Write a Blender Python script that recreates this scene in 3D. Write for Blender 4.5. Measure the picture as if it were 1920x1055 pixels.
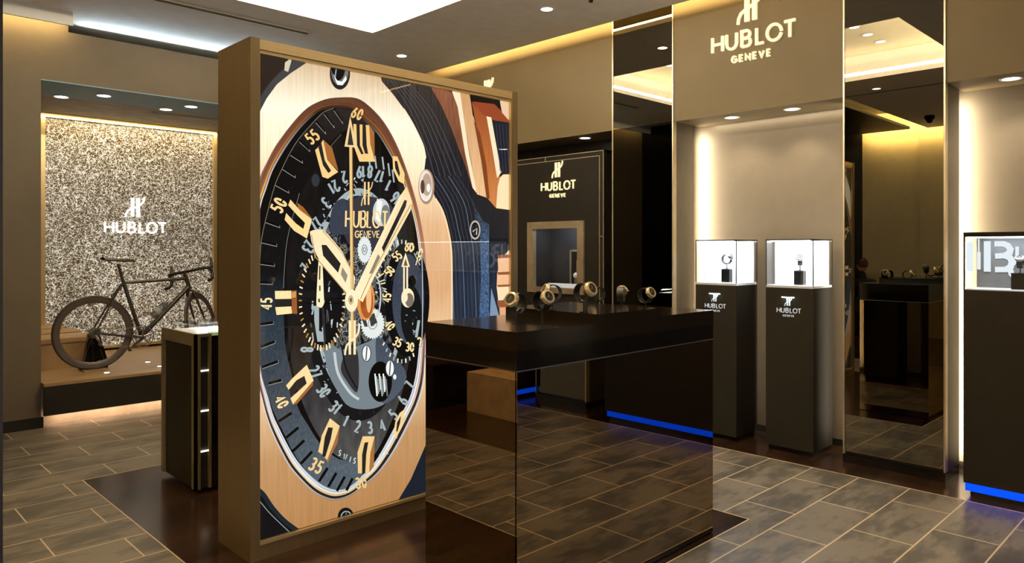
import bpy, math, random
from mathutils import Vector, Matrix
random.seed(7)
for o in list(bpy.data.objects): bpy.data.objects.remove(o)
S = bpy.context.scene
COL = S.collection
# ---------------------------------------------------------------- camera
H = 1.5; F = 1372.0; HY = 464.0; AL = math.radians(45.57)
cd = bpy.data.cameras.new('camera'); cam = bpy.data.objects.new('camera', cd); COL.objects.link(cam)
cam.location = (0, 0, H); cam.rotation_euler = (math.pi/2, 0, AL - math.pi/2)
cd.sensor_width = 36; cd.lens = F/1920*36; cd.shift_y = -(527.5-HY)/1920; cd.clip_start = .02
S.camera = cam
S.view_settings.view_transform = 'Standard'; S.view_settings.look = 'None'
S.view_settings.gamma = 1; S.view_settings.use_curve_mapping = False
S.view_settings.exposure = 0.0
w = bpy.data.worlds.new('world'); S.world = w; w.use_nodes = True
w.node_tree.nodes['Background'].inputs[0].default_value = (.95, .88, .8, 1)
w.node_tree.nodes['Background'].inputs[1].default_value = 1.5  # outside light, let in through the added front opening to brighten the ceiling
S.cycles.max_bounces = 10; S.cycles.glossy_bounces = 6; S.cycles.transparent_max_bounces = 16
S.cycles.sample_clamp_indirect = 4.0
# ---------------------------------------------------------------- lights
GOLD = (1, .72, .30); WARM = (1, .84, .62); WHITE = (.86, .94, 1); CREAM = (1, .88, .66)
LK = dict(cove=26, coffer=80, niche=9, down=16, left_cove=12)
def area(name, loc, direction, sx, sy, power, col, spread=180, updir=None):
    l = bpy.data.lights.new(name, 'AREA'); l.shape = 'RECTANGLE'; l.size = sx; l.size_y = sy
    l.energy = power; l.color = col; l.spread = math.radians(spread)
    o = bpy.data.objects.new(name, l); COL.objects.link(o)
    z = -Vector(direction).normalized()
    x = Vector(updir if updir else (0, 1, 0)); x = (x - x.dot(z)*z).normalized(); y = z.cross(x)
    o.matrix_world = Matrix.Translation(loc) @ Matrix((x, y, z)).transposed().to_4x4()
    return o
def spot(name, loc, direction, power, col, angle=80, blend=.8, r=.03):
    l = bpy.data.lights.new(name, 'SPOT'); l.energy = power; l.color = col
    l.spot_size = math.radians(angle); l.spot_blend = blend; l.shadow_soft_size = r
    o = bpy.data.objects.new(name, l); COL.objects.link(o); o.location = loc
    o.rotation_euler = Vector(direction).to_track_quat('-Z', 'Y').to_euler(); return o
ZC = 3.465
# gold cove above the ceiling edge along the right wall
area('cove_light', (5.00, 2.4, 3.53), (1, 0, .25), 8.4, .05, 105, GOLD, updir=(0, 1, 0))
area('cove_light', (3.9, 7.3, 3.55), (0, 1, .2), 2.4, .04, 14, GOLD, updir=(1, 0, 0))
# coffer perimeter
for (lx, ly, dx, dy, ln) in ((1.50, 3.9, 1, 0, 3.5), (3.87, 3.9, -1, 0, 3.5), (2.68, 2.06, 0, 1, 2.2), (2.68, 5.77, 0, -1, 2.2)):
    area('coffer_light', (lx, ly, 3.56), (dx, dy, .75), ln, .05, 112*ln/3, CREAM, updir=(dy, dx, 0))
# left pilaster cove (gold) and the cold strip on top of the niche header
area('cove_light', (1.1, 7.0, 3.43), (0, .55, -1), 1.1, .03, 7, GOLD, updir=(1, 0, 0))
area('header_light', (2.85, 7.30, 3.37), (0, -1, .35), 2.1, .05, 9, (.66, .86, 1), updir=(1, 0, 0))
# coves over the far left part of the shop that the mirrors show
area('cove_light', (-1.0, 3.86, 3.53), (0, 1, .3), 3.0, .05, 18, GOLD, updir=(1, 0, 0))
area('cove_light', (-2.82, 1.5, 3.53), (-1, 0, .0), 6.6, .05, 420, GOLD, updir=(0, 1, 0))
# niche LED strips behind the side panels
area('niche_light', (5.58, 3.42, 1.28), (1, -.9, 0), 2.4, .03, 23, CREAM, updir=(0, 0, 1))
area('niche_light', (5.58, 1.43, 1.28), (1, -.9, 0), 2.4, .03, 23, CREAM, updir=(0, 0, 1))
area('niche_light', (5.60, 2.00, 1.28), (-.5, 1, 0), 2.4, .03, 9, WARM, updir=(0, 0, 1))
area('niche_light', (5.62, 2.7, 2.548), (.2, 0, -1), 1.2, .03, 1.6, CREAM, updir=(0, 1, 0))
p_ = area('fill_window_portal', (.5, -3.45, 1.45), (0, 1, 0), 5.4, 2.8, 1, (1, 1, 1), updir=(1, 0, 0)); p_.data.cycles.is_portal = True  # portal for the added glazed opening that gives the ceiling fill light
# sparkling wall grazing strip
area('wall_wash_light', (2.75, 8.72, 2.88), (0, .25, -1), 1.9, .04, 13, (1, .78, .42), updir=(1, 0, 0))
# platform toe light
area('toe_light', (2.3, 7.07, .105), (0, .55, -1), 1.5, .03, 3.2, (1, .72, .48), updir=(1, 0, 0))

# ---------------------------------------------------------------- materials
def lin(c):
    return tuple(((v/255)/12.92 if v/255 <= .04045 else ((v/255+.055)/1.055)**2.4) for v in c)
MATS = {}
def nt(name):
    m = bpy.data.materials.new(name); m.use_nodes = True; t = m.node_tree; t.nodes.clear()
    out = t.nodes.new('ShaderNodeOutputMaterial'); MATS[name] = m
    return m, t, out
def N(t, kind, **kw):
    n = t.nodes.new(kind)
    for k, v in kw.items():
        if k.startswith('i_'): n.inputs[k[2:].replace('_', ' ')].default_value = v
        else: setattr(n, k, v)
    return n
def ramp(t, fac, stops):
    r = t.nodes.new('ShaderNodeValToRGB'); e = r.color_ramp.elements
    while len(e) < len(stops): e.new(.5)
    for el, (p, c) in zip(e, stops): el.position = p; el.color = (*c, 1)
    t.links.new(fac, r.inputs[0]); return r.outputs[0]
def noise(t, scale, vec=None, detail=4, sc=(1, 1, 1)):
    g = t.nodes.new('ShaderNodeNewGeometry'); mp = t.nodes.new('ShaderNodeMapping'); mp.inputs['Scale'].default_value = sc
    t.links.new(vec or g.outputs['Position'], mp.inputs[0])
    n = t.nodes.new('ShaderNodeTexNoise'); n.inputs['Scale'].default_value = scale; n.inputs['Detail'].default_value = detail
    t.links.new(mp.outputs[0], n.inputs[0]); return n.outputs['Fac']
def pbr(name, col, rough=.5, metal=0.0, spec=.5, var=.08, scale=9, sc=(1, 1, 1), bump=0, emit=None, es=0, coat=0):
    m, t, out = nt(name); p = t.nodes.new('ShaderNodeBsdfPrincipled')
    f = noise(t, scale, sc=sc)
    a = tuple(max(0, c*(1-var*2)) for c in col); b = tuple(min(1, c*(1+var*2)) for c in col)
    t.links.new(ramp(t, f, [(.3, a), (.7, b)]), p.inputs['Base Color'])
    p.inputs['Roughness'].default_value = rough; p.inputs['Metallic'].default_value = metal
    p.inputs['Specular IOR Level'].default_value = spec
    p.inputs['Coat Weight'].default_value = coat
    if emit: p.inputs['Emission Color'].default_value = (*emit, 1); p.inputs['Emission Strength'].default_value = es
    if bump:
        b_ = N(t, 'ShaderNodeBump', i_Strength=bump, i_Distance=.005); t.links.new(f, b_.inputs['Height']); t.links.new(b_.outputs[0], p.inputs['Normal'])
    t.links.new(p.outputs[0], out.inputs[0]); return m
def emis(name, col, strength=1.0):
    m, t, out = nt(name); e = t.nodes.new('ShaderNodeEmission'); e.inputs[0].default_value = (*col, 1); e.inputs[1].default_value = strength
    t.links.new(e.outputs[0], out.inputs[0]); return m
def mirror(name, col, rough=.004):
    m, t, out = nt(name); g = t.nodes.new('ShaderNodeBsdfPrincipled')
    g.inputs['Base Color'].default_value = (*col, 1); g.inputs['Metallic'].default_value = 1; g.inputs['Roughness'].default_value = rough
    g.inputs['Specular Tint'].default_value = (*[min(1, c*2) for c in col], 1); g.inputs['Specular IOR Level'].default_value = .15
    t.links.new(g.outputs[0], out.inputs[0]); return m
def pane(name, tint=(.97, .98, 1), refl=1.0):
    m, t, out = nt(name); tr = t.nodes.new('ShaderNodeBsdfTransparent'); tr.inputs[0].default_value = (*tint, 1)
    gl = t.nodes.new('ShaderNodeBsdfGlossy'); gl.inputs['Roughness'].default_value = .01; gl.inputs['Color'].default_value = (refl, refl, refl, 1)
    fr = t.nodes.new('ShaderNodeFresnel'); g_ = t.nodes.new('ShaderNodeNewGeometry'); mr = N(t, 'ShaderNodeMapRange', i_To_Min=1.45, i_To_Max=1/1.45); t.links.new(g_.outputs['Backfacing'], mr.inputs[0]); t.links.new(mr.outputs[0], fr.inputs[0])
    mx = t.nodes.new('ShaderNodeMixShader'); t.links.new(fr.outputs[0], mx.inputs[0]); t.links.new(tr.outputs[0], mx.inputs[1]); t.links.new(gl.outputs[0], mx.inputs[2])
    t.links.new(mx.outputs[0], out.inputs[0]); return m
def tilemat(name, yo, rh):
    m, t, out = nt(name); p = t.nodes.new('ShaderNodeBsdfPrincipled')
    g = t.nodes.new('ShaderNodeNewGeometry'); mp = t.nodes.new('ShaderNodeMapping')
    mp.inputs['Location'].default_value = (-4.336 + .624*20, -yo + rh*20, 0); t.links.new(g.outputs['Position'], mp.inputs[0])
    b = t.nodes.new('ShaderNodeTexBrick'); b.offset = .5; b.offset_frequency = 2; b.squash = 1
    b.inputs['Scale'].default_value = 1; b.inputs['Brick Width'].default_value = .624; b.inputs['Row Height'].default_value = rh
    b.inputs['Mortar Size'].default_value = .0042; b.inputs['Mortar Smooth'].default_value = .1; b.inputs['Bias'].default_value = 0
    b.inputs['Color1'].default_value = (.35, .35, .35, 1); b.inputs['Color2'].default_value = (.75, .75, .75, 1); b.inputs['Mortar'].default_value = (0, 0, 0, 1)
    t.links.new(mp.outputs[0], b.inputs[0])
    n1 = noise(t, 4.2, detail=8, sc=(.6, 1.2, 1)); n2 = noise(t, 18, detail=7, sc=(.5, 1.4, 1))
    mx = N(t, 'ShaderNodeMath', operation='MULTIPLY_ADD'); t.links.new(n2, mx.inputs[0]); mx.inputs[1].default_value = .5
    t.links.new(n1, mx.inputs[2])
    m2 = N(t, 'ShaderNodeMath', operation='MULTIPLY_ADD'); t.links.new(b.outputs['Color'], m2.inputs[0]); m2.inputs[1].default_value = .32; t.links.new(mx.outputs[0], m2.inputs[2])
    c = ramp(t, m2.outputs[0], [(.58, (.052, .047, .041)), (.86, (.10, .088, .073)), (1.0, (.185, .157, .123))])
    mix = N(t, 'ShaderNodeMix', data_type='RGBA'); t.links.new(b.outputs['Fac'], mix.inputs[0]); t.links.new(c, mix.inputs[6]); mix.inputs[7].default_value = (.62, .47, .29, 1)
    t.links.new(mix.outputs[2], p.inputs['Base Color']); p.inputs['Roughness'].default_value = .38; p.inputs['Specular IOR Level'].default_value = .35
    bm = N(t, 'ShaderNodeBump', i_Strength=.25, i_Distance=.003, invert=True); t.links.new(b.outputs['Fac'], bm.inputs['Height'])
    bm2 = N(t, 'ShaderNodeBump', i_Strength=.15, i_Distance=.003); t.links.new(n2, bm2.inputs['Height']); t.links.new(bm.outputs[0], bm2.inputs['Normal']); t.links.new(bm2.outputs[0], p.inputs['Normal'])
    t.links.new(p.outputs[0], out.inputs[0]); return m
def woodmat(name, c1, c2, rough=.2):
    m, t, out = nt(name); p = t.nodes.new('ShaderNodeBsdfPrincipled')
    g = t.nodes.new('ShaderNodeNewGeometry'); mp = t.nodes.new('ShaderNodeMapping'); mp.inputs['Location'].default_value = (20, 20, 0); t.links.new(g.outputs['Position'], mp.inputs[0])
    b = t.nodes.new('ShaderNodeTexBrick'); b.offset = .37; b.inputs['Scale'].default_value = 1; b.inputs['Brick Width'].default_value = 1.3; b.inputs['Row Height'].default_value = .095
    b.inputs['Mortar Size'].default_value = .0015; b.inputs['Color1'].default_value = (.2, .2, .2, 1); b.inputs['Color2'].default_value = (.8, .8, .8, 1); b.inputs['Mortar'].default_value = (0, 0, 0, 1)
    t.links.new(mp.outputs[0], b.inputs[0])
    n = noise(t, 9, detail=6, sc=(.25, 4, 1))
    mx = N(t, 'ShaderNodeMix', data_type='RGBA'); mx.inputs[0].default_value = .5; t.links.new(n, mx.inputs[6]); t.links.new(b.outputs['Color'], mx.inputs[7])
    t.links.new(ramp(t, mx.outputs[2], [(.25, c1), (.7, c2)]), p.inputs['Base Color']); p.inputs['Roughness'].default_value = rough
    t.links.new(p.outputs[0], out.inputs[0]); return m
def brushed(name, col, rough=.3, axis='z'):
    m, t, out = nt(name); p = t.nodes.new('ShaderNodeBsdfPrincipled')
    sc = (60, 60, .8) if axis == 'z' else (.8, 60, 60)
    f = noise(t, 4, detail=3, sc=sc)
    t.links.new(ramp(t, f, [(.3, tuple(c*.88 for c in col)), (.7, tuple(min(1, c*1.08) for c in col))]), p.inputs['Base Color'])
    p.inputs['Metallic'].default_value = .6; p.inputs['Roughness'].default_value = rough; p.inputs['Anisotropic'].default_value = .5
    t.links.new(p.outputs[0], out.inputs[0]); return m
M_tileR = tilemat('tile_right', 1.215, .305); M_tileL = tilemat('tile_left', 5.31, .303)
M_wood = woodmat('dark_wood_floor', (.009, .005, .003), (.05, .022, .011), .2)
M_top = pbr('table_wood', (.014, .0095, .006), .13, spec=.5, var=.12, scale=12, sc=(.3, 5, 1))
M_ceil = pbr('ceiling_plaster', (.95, .91, .86), .9, var=.02)
M_wall = pbr('bronze_wall', (.165, .122, .062), .55, var=.02, scale=3, spec=.3)
M_nichewall = pbr('niche_wall', (.165, .13, .088), .6, var=.02)
M_side = pbr('olive_side', (.085, .07, .045), .45, var=.04)
M_leftwall = pbr('left_wall', (.13, .097, .058), .6, var=.02)
M_black = pbr('black_lacquer', (.006, .005, .004), .12, spec=.4, var=.1)
M_blackm = pbr('black_matte', (.012, .010, .008), .5, var=.1)
M_dark = pbr('dark_brown_panel', (.012, .0095, .0065), .5, spec=.25, var=.08)
M_ped = pbr('pedestal_dark', (.014, .0115, .007), .6, spec=.25, var=.04)
M_mircol = mirror('smoked_mirror', (.23, .21, .165)); M_mirtab = mirror('bronze_mirror', (.36, .295, .21), .006)
M_brass = brushed('brushed_brass', (.74, .55, .28), .34, 'x'); M_bronze = brushed('brushed_bronze', (.27, .195, .10), .34, 'z')
M_trim = pbr('champagne_trim', (.75, .62, .42), .35, metal=.7, var=.05)
M_steel = pbr('steel', (.55, .52, .48), .28, metal=1, var=.05)
M_chrome = pbr('chrome', (.8, .78, .74), .12, metal=1, var=.04)
M_goldm = pbr('polished_gold', (1, .78, .48), .28, metal=.7, var=.05)
M_sign = pbr('sign_cream', (.95, .86, .58), .5, var=.02, emit=(.95, .84, .5), es=.62)
M_white = pbr('white_panel', (.85, .87, .88), .5, var=.01)
M_tan = pbr('tan_leather', (.42, .26, .12), .55, var=.06, scale=5)
M_tanwood = pbr('tan_wood', (.42, .27, .13), .3, var=.12, scale=8, sc=(.3, 5, 1))
M_glass = pane('clear_glass'); M_gback = pane('poster_glass', (1, 1, 1), .8)
M_rubber = pbr('rubber', (.035, .028, .024), .6, var=.1); M_carbon = pbr('carbon', (.03, .025, .022), .3, var=.2, scale=40)
M_blue = emis('blue_led', (.002, .055, 1.0), 1.7); M_lamp = emis('lamp_warm', (1, .9, .72), 14); M_lampw = emis('lamp_white', (.85, .95, 1), 9)
M_cloth = pbr('dark_cloth', (.02, .018, .02), .9, var=.2); M_skin = pbr('skin', (.45, .25, .16), .5, var=.04); M_hair = pbr('hair', (.10, .04, .02), .6, var=.3, scale=60)
# sparkling mosaic: emissive shell chips on a tan ground
def sparkle():
    m, t, out = nt('shell_mosaic'); p = t.nodes.new('ShaderNodeBsdfPrincipled')
    n = noise(t, 26, detail=1.5, sc=(1, 1, 1)); n2 = noise(t, 47, detail=1.5); n3 = noise(t, 1.1, detail=2)
    def band(f, lo, w_):
        a = N(t, 'ShaderNodeMath', operation='SUBTRACT'); t.links.new(f, a.inputs[0]); a.inputs[1].default_value = lo
        b = N(t, 'ShaderNodeMath', operation='ABSOLUTE'); t.links.new(a.outputs[0], b.inputs[0])
        c = N(t, 'ShaderNodeMapRange', i_From_Min=w_, i_From_Max=0.0); t.links.new(b.outputs[0], c.inputs[0]); return c.outputs[0]
    a = band(n, .5, .042); b = band(n2, .5, .05)
    mx = N(t, 'ShaderNodeMath', operation='MAXIMUM'); t.links.new(a, mx.inputs[0]); t.links.new(b, mx.inputs[1])
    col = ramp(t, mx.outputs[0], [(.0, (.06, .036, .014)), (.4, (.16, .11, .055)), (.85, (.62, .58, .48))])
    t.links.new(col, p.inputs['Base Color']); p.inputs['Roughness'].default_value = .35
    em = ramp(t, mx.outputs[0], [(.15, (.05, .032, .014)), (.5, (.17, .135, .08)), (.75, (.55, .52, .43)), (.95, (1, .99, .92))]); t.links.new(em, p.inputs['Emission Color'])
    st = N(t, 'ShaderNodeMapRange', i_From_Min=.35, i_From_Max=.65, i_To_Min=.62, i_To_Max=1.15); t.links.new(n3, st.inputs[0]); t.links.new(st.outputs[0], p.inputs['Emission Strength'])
    bm = N(t, 'ShaderNodeBump', i_Strength=.5, i_Distance=.01); t.links.new(mx.outputs[0], bm.inputs['Height']); t.links.new(bm.outputs[0], p.inputs['Normal'])
    t.links.new(p.outputs[0], out.inputs[0]); return m
M_spark = sparkle()

# ---------------------------------------------------------------- geometry helpers
def wloc(o):
    v = Vector((0, 0, 0))
    while o: v += Vector(o.location); o = o.parent
    return v
class MB:
    def __init__(s): s.v = []; s.f = []; s.m = []; s.mats = []; s.cur = 0
    def mat(s, m):
        if m not in s.mats: s.mats.append(m)
        s.cur = s.mats.index(m); return s
    def face(s, pts):
        b = len(s.v); s.v += [tuple(p) for p in pts]; s.f.append(tuple(range(b, b+len(pts)))); s.m.append(s.cur); return s
    def box(s, x0, x1, y0, y1, z0, z1, bev=0):
        x0, x1 = min(x0, x1), max(x0, x1); y0, y1 = min(y0, y1), max(y0, y1); z0, z1 = min(z0, z1), max(z0, z1)
        b = len(s.v); s.v += [(x, y, z) for z in (z0, z1) for x, y in ((x0, y0), (x1, y0), (x1, y1), (x0, y1))]
        for q in ((3, 2, 1, 0), (4, 5, 6, 7), (0, 1, 5, 4), (1, 2, 6, 5), (2, 3, 7, 6), (3, 0, 4, 7)): s.f.append(tuple(b+i for i in q)); s.m.append(s.cur)
        return s
    def ring(s, pts_list, closed_u=True, closed_v=False, caps=True):
        b = len(s.v); n = len(pts_list[0])
        for r in pts_list: s.v += [tuple(p) for p in r]
        k = len(pts_list)
        for i in range(k if closed_v else k-1):
            for j in range(n if closed_u else n-1):
                a0 = b+i*n+j; a1 = b+i*n+(j+1) % n; c0 = b+((i+1) % k)*n+j; c1 = b+((i+1) % k)*n+(j+1) % n
                s.f.append((a0, a1, c1, c0)); s.m.append(s.cur)
        if caps and not closed_v:
            s.f.append(tuple(b+j for j in reversed(range(n)))); s.m.append(s.cur)
            s.f.append(tuple(b+(k-1)*n+j for j in range(n))); s.m.append(s.cur)
        return s
    def tube(s, path, r, n=12, closed=False, flat=None):
        P = [Vector(p) for p in path]; k = len(P); R = r if isinstance(r, (list, tuple)) else [r]*k
        rings = []; up = None
        for i, p in enumerate(P):
            if closed: d = P[(i+1) % k]-P[i-1]
            else: d = P[min(i+1, k-1)]-P[max(i-1, 0)]
            d.normalize()
            if up is None:
                up = Vector((0, 0, 1)) if abs(d.z) < .9 else Vector((1, 0, 0))
            u = (up-up.dot(d)*d)
            if u.length < 1e-5: u = Vector((0, 1, 0)).cross(d)
            u.normalize(); up = u; w_ = d.cross(u)
            rings.append([p+u*math.cos(2*math.pi*j/n)*R[i]+w_*math.sin(2*math.pi*j/n)*R[i]*(flat or 1) for j in range(n)])
        return s.ring(rings, True, closed, not closed)
    def cyl(s, p, q, r, n=24, r2=None): return s.tube([p, q], [r, r if r2 is None else r2], n)
    def lathe(s, prof, org=(0, 0, 0), axis=(0, 0, 1), n=32, closed=False):
        a = Vector(axis).normalized(); u = Vector((1, 0, 0)) if abs(a.x) < .9 else Vector((0, 1, 0)); u = (u-u.dot(a)*a).normalized(); v = a.cross(u); O = Vector(org)
        return s.ring([[O+a*h+(u*math.cos(2*math.pi*j/n)+v*math.sin(2*math.pi*j/n))*r for j in range(n)] for r, h in prof], True, closed, not closed)
    def sphere(s, c, r, n=14, sc=(1, 1, 1)):
        return s.ring([[(c[0]+sc[0]*r*math.sin(math.pi*i/n)*math.cos(2*math.pi*j/20), c[1]+sc[1]*r*math.sin(math.pi*i/n)*math.sin(2*math.pi*j/20), c[2]+sc[2]*r*math.cos(math.pi*i/n)) for j in range(20)] for i in [.02]+list(range(1, n))+[n-.02]])
    def ribbon(s, pts, th, org, u, v, depth, nrm, closed=False):
        # flat stroke along a 2D polyline, extruded by depth along nrm
        O, U, V, W = Vector(org), Vector(u), Vector(v), Vector(nrm); k = len(pts); L = []; Rr = []
        P = [Vector((p[0], p[1])) for p in pts]
        for i in range(k):
            a = P[i-1] if (i or closed) else P[i]; b = P[(i+1) % k] if (i < k-1 or closed) else P[i]
            d1 = (P[i]-a); d2 = (b-P[i])
            if d1.length < 1e-9: d1 = d2
            if d2.length < 1e-9: d2 = d1
            d1.normalize(); d2.normalize(); n1 = Vector((-d1.y, d1.x)); n2 = Vector((-d2.y, d2.x)); m_ = n1+n2
            if m_.length < 1e-6: m_ = n1
            m_.normalize(); q = m_*(th/2)/max(.5, m_.dot(n1)); L.append(P[i]+q); Rr.append(P[i]-q)
        T = lambda p, h: O+U*p.x+V*p.y+W*h
        if depth: return s.ring([[T(L[i], 0), T(L[i], depth), T(Rr[i], depth), T(Rr[i], 0)] for i in range(k)], True, closed, not closed)
        for i in range(k if closed else k-1):
            j = (i+1) % k; s.face([T(L[i], 0), T(Rr[i], 0), T(Rr[j], 0), T(L[j], 0)])
        return s
    def build(s, name, mat=None, parent=None, smooth=False, origin=None, kind=None):
        if not s.mats: s.mats = [mat]
        if parent is not None: o0 = wloc(parent)
        elif origin is not None: o0 = Vector(origin)
        else:
            xs, ys, zs = zip(*s.v); o0 = Vector(((min(xs)+max(xs))/2, (min(ys)+max(ys))/2, min(zs)))
        me = bpy.data.meshes.new(name); me.from_pydata([tuple(Vector(p)-o0) for p in s.v], [], s.f); me.update()
        for m_ in s.mats: me.materials.append(m_ or mat)
        me.polygons.foreach_set('material_index', s.m)
        if smooth:
            me.polygons.foreach_set('use_smooth', [len(p.vertices) == 4 for p in me.polygons]); 
            me.set_sharp_from_angle(angle=math.radians(40))
        o = bpy.data.objects.new(name, me); COL.objects.link(o)
        if parent is not None: o.parent = parent
        else: o.location = o0
        if kind: o['kind'] = kind
        return o
def thing(name, label, cat, loc=(0, 0, 0), rz=0, group=None):
    o = bpy.data.objects.new(name, None); o.empty_display_size = .05; COL.objects.link(o); o.location = loc; o.rotation_euler = (0, 0, rz)
    o['label'] = label; o['category'] = cat
    if group: o['group'] = group
    return o
def tag(o, label, cat, group=None, kind=None):
    o['label'] = label; o['category'] = cat
    if group: o['group'] = group
    if kind: o['kind'] = kind
    return o
def B(name, mat, parent, *bx, kind=None, smooth=False):
    m = MB()
    for b in bx: m.box(*b)
    return m.build(name, mat, parent, kind=kind)
def copy_tree(o, parent=None):
    c = o.copy(); COL.objects.link(c); c.parent = parent
    for ch in list(o.children): copy_tree(ch, c)
    return c
ST = 'structure'
# ---------------------------------------------------------------- stroke lettering
def arc(cx, cy, rx, ry, a0, a1, n=10): return [(cx+rx*math.cos(math.radians(a0+(a1-a0)*i/n)), cy+ry*math.sin(math.radians(a0+(a1-a0)*i/n))) for i in range(n+1)]
GL = {
 'H': (.78, [[(0, 0), (0, 1)], [(.78, 0), (.78, 1)], [(0, .5), (.78, .5)]]),
 'U': (.74, [[(0, 1), (0, .35)]+arc(.37, .37, .37, .37, 180, 360)+[(.74, 1)]]),
 'B': (.62, [[(0, 0), (0, 1), (.38, 1)]+arc(.36, .765, .23, .235, 90, -90)+[(0, .53)], [(0, .53), (.38, .53)]+arc(.38, .265, .25, .265, 90, -90)+[(0, 0)]]),
 'L': (.5, [[(0, 1), (0, 0), (.5, 0)]]),
 'O': (.98, [arc(.49, .5, .49, .5, 0, 348, 28)]),
 'T': (.74, [[(0, 1), (.74, 1)], [(.37, 1), (.37, 0)]]),
 'G': (.8, [arc(.42, .5, .42, .5, 45, 330, 20)+[(.80, .25), (.80, .48), (.45, .48)]]),
 'E': (.52, [[(.52, 1), (0, 1), (0, 0), (.52, 0)], [(0, .5), (.46, .5)]]),
 'N': (.72, [[(0, 0), (0, 1), (.72, 0), (.72, 1)]]),
 'V': (.74, [[(0, 1), (.37, 0), (.74, 1)]]),
 'S': (.55, [arc(.28, .75, .27, .25, 30, 270, 10)+arc(.28, .25, .27, .25, 90, -150, 10)[1:]]),
 'W': (.95, [[(0, 1), (.24, 0), (.475, .9), (.71, 0), (.95, 1)]]), 'I': (.0, [[(0, 0), (0, 1)]]),
 'M': (.8, [[(0, 0), (0, 1), (.4, .2), (.8, 1), (.8, 0)]]), 'A': (.76, [[(0, 0), (.38, 1), (.76, 0)], [(.14, .35), (.62, .35)]]),
 '0': (.5, [arc(.25, .5, .25, .5, 0, 345, 20)]), '1': (.2, [[(0, .8), (.2, 1), (.2, 0)]]),
 '2': (.5, [arc(.25, .72, .25, .28, 160, -40, 10)+[(0, 0), (.52, 0)]]),
 '3': (.5, [arc(.24, .75, .24, .25, 150, -90, 10)+arc(.24, .26, .26, .26, 90, -150, 10)[1:]]),
 '4': (.55, [[(.42, 0), (.42, 1), (0, .3), (.56, .3)]]),
 '5': (.5, [[(.48, 1), (.08, 1), (.04, .56)]+arc(.24, .32, .26, .3, 120, -150, 12)]),
 '6': (.5, [[(.42, 1), (.1, .55)]+arc(.25, .28, .25, .28, 150, -200, 16)]),
 '7': (.5, [[(0, 1), (.5, 1), (.18, 0)]]), '8': (.5, [arc(.25, .76, .21, .24, -90, 255, 14), arc(.25, .27, .25, .27, 90, 435, 14)]),
 '9': (.5, [[(.08, 0), (.4, .45)]+arc(.25, .72, .25, .28, -30, 320, 16)]),
}
def glyph(mb, ch, org, u, v, h, th, depth, nrm, wide=1.0):
    wd, strokes = GL[ch]; O = Vector(org)
    for st in strokes: mb.ribbon([(x*h*wide, y*h) for x, y in st], th, O, u, v, depth, nrm)
    return wd*h*wide
def word(text, org, u, v, h, th, depth, nrm, total=None, gap=.28, wide=1.0):
    """one MB per letter; scales the tracking to the total width"""
    k = h-th; ws = [GL[c][0]*k*wide for c in text]; n = len(text)-1; gw = [10, 15, 20, 5, 2] if text == 'HUBLOT' else [1]*n
    free = (total-sum(ws)-th); gs_ = [free*(.55/n+.45*q/sum(gw)) for q in gw]; res = []; x = th/2; U = Vector(u)
    for i, (c, w_) in enumerate(zip(text, ws)):
        m = MB(); glyph(m, c, Vector(org)+U*x+Vector(v)*(th/2), u, v, k, th, depth, nrm, wide); res.append(m); x += w_+(gs_[i] if i < n else 0)
    return res
EMB = [[(.36, 0), (.36, 1)], [(.66, 0), (.66, 1)]]
EMC = [(.0, -.04), (.03, .16), (.12, .32), (.30, .43), (.48, .5), (.66, .57), (.85, .70), (.95, .86), (.99, 1.08)]
def emblem(mb, org, u, v, h, depth, nrm, th=.17):
    U = Vector(u); Vv = Vector(v)
    for st in EMB: mb.ribbon([(x*h*.95, y*h) for x, y in st], th*h, org, u, v, depth, nrm)
    mb.ribbon([(x*h*.95, y*h) for x, y in EMC], th*h*.52, org, u, v, depth, nrm)
def sign(label, org, u, nrm, wtot, mat, group=None, geneve=True, depth=.012, name='wall_sign'):
    """three rows: emblem, big word, small word; org is the left foot of the big word, u its reading direction"""
    O = Vector(org); U = Vector(u); Z = Vector((0, 0, 1)); h = wtot*.20
    t = thing(name, label, 'sign', O, group=group)
    for m in word('HUBLOT', O, U, Z, h, h*.145, depth, nrm, wtot, wide=.95): m.build('letter', mat, t)
    e = MB(); emblem(e, O+U*(wtot*.33)+Z*(h*1.42), U, Z, h*1.58, depth, nrm); e.build('emblem', mat, t)
    if geneve:
        g = MB()
        for m in word('GENEVE', O+U*(wtot*.25)-Z*(h*.74), U, Z, h*.42, h*.075, depth, nrm, wtot*.465): m.build('small_letter', mat, t)
    return t

# ---------------------------------------------------------------- floor
B('floor', M_tileR, None, (1.325, 4.96, -3.5, 1.97, -.05, 0), (3.765, 4.96, 1.97, 5.31, -.05, 0), kind=ST)
B('floor', M_tileL, None, (.235, 1.325, -3.5, 5.31, -.05, 0), (.235, 4.96, 5.31, 8.95, -.05, 0), kind=ST)
B('floor', M_wood, None, (1.325, 3.765, 1.97, 5.31, -.05, 0), (4.96, 5.9, -3.5, 8.95, -.05, 0), (-3.0, .235, -3.5, 8.95, -.05, 0), kind=ST)
B('trim_1', pbr('grout_line', (.66, .5, .3), .5), None, (1.322, 1.328, 1.97, 5.31, 0, .0015), (1.322, 3.768, 5.307, 5.313, 0, .0015), (1.322, 3.768, 1.967, 1.973, 0, .0015), (3.762, 3.768, 1.97, 5.31, 0, .0015), (4.957, 4.963, -3.5, 8.9, 0, .0015), kind=ST)
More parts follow.
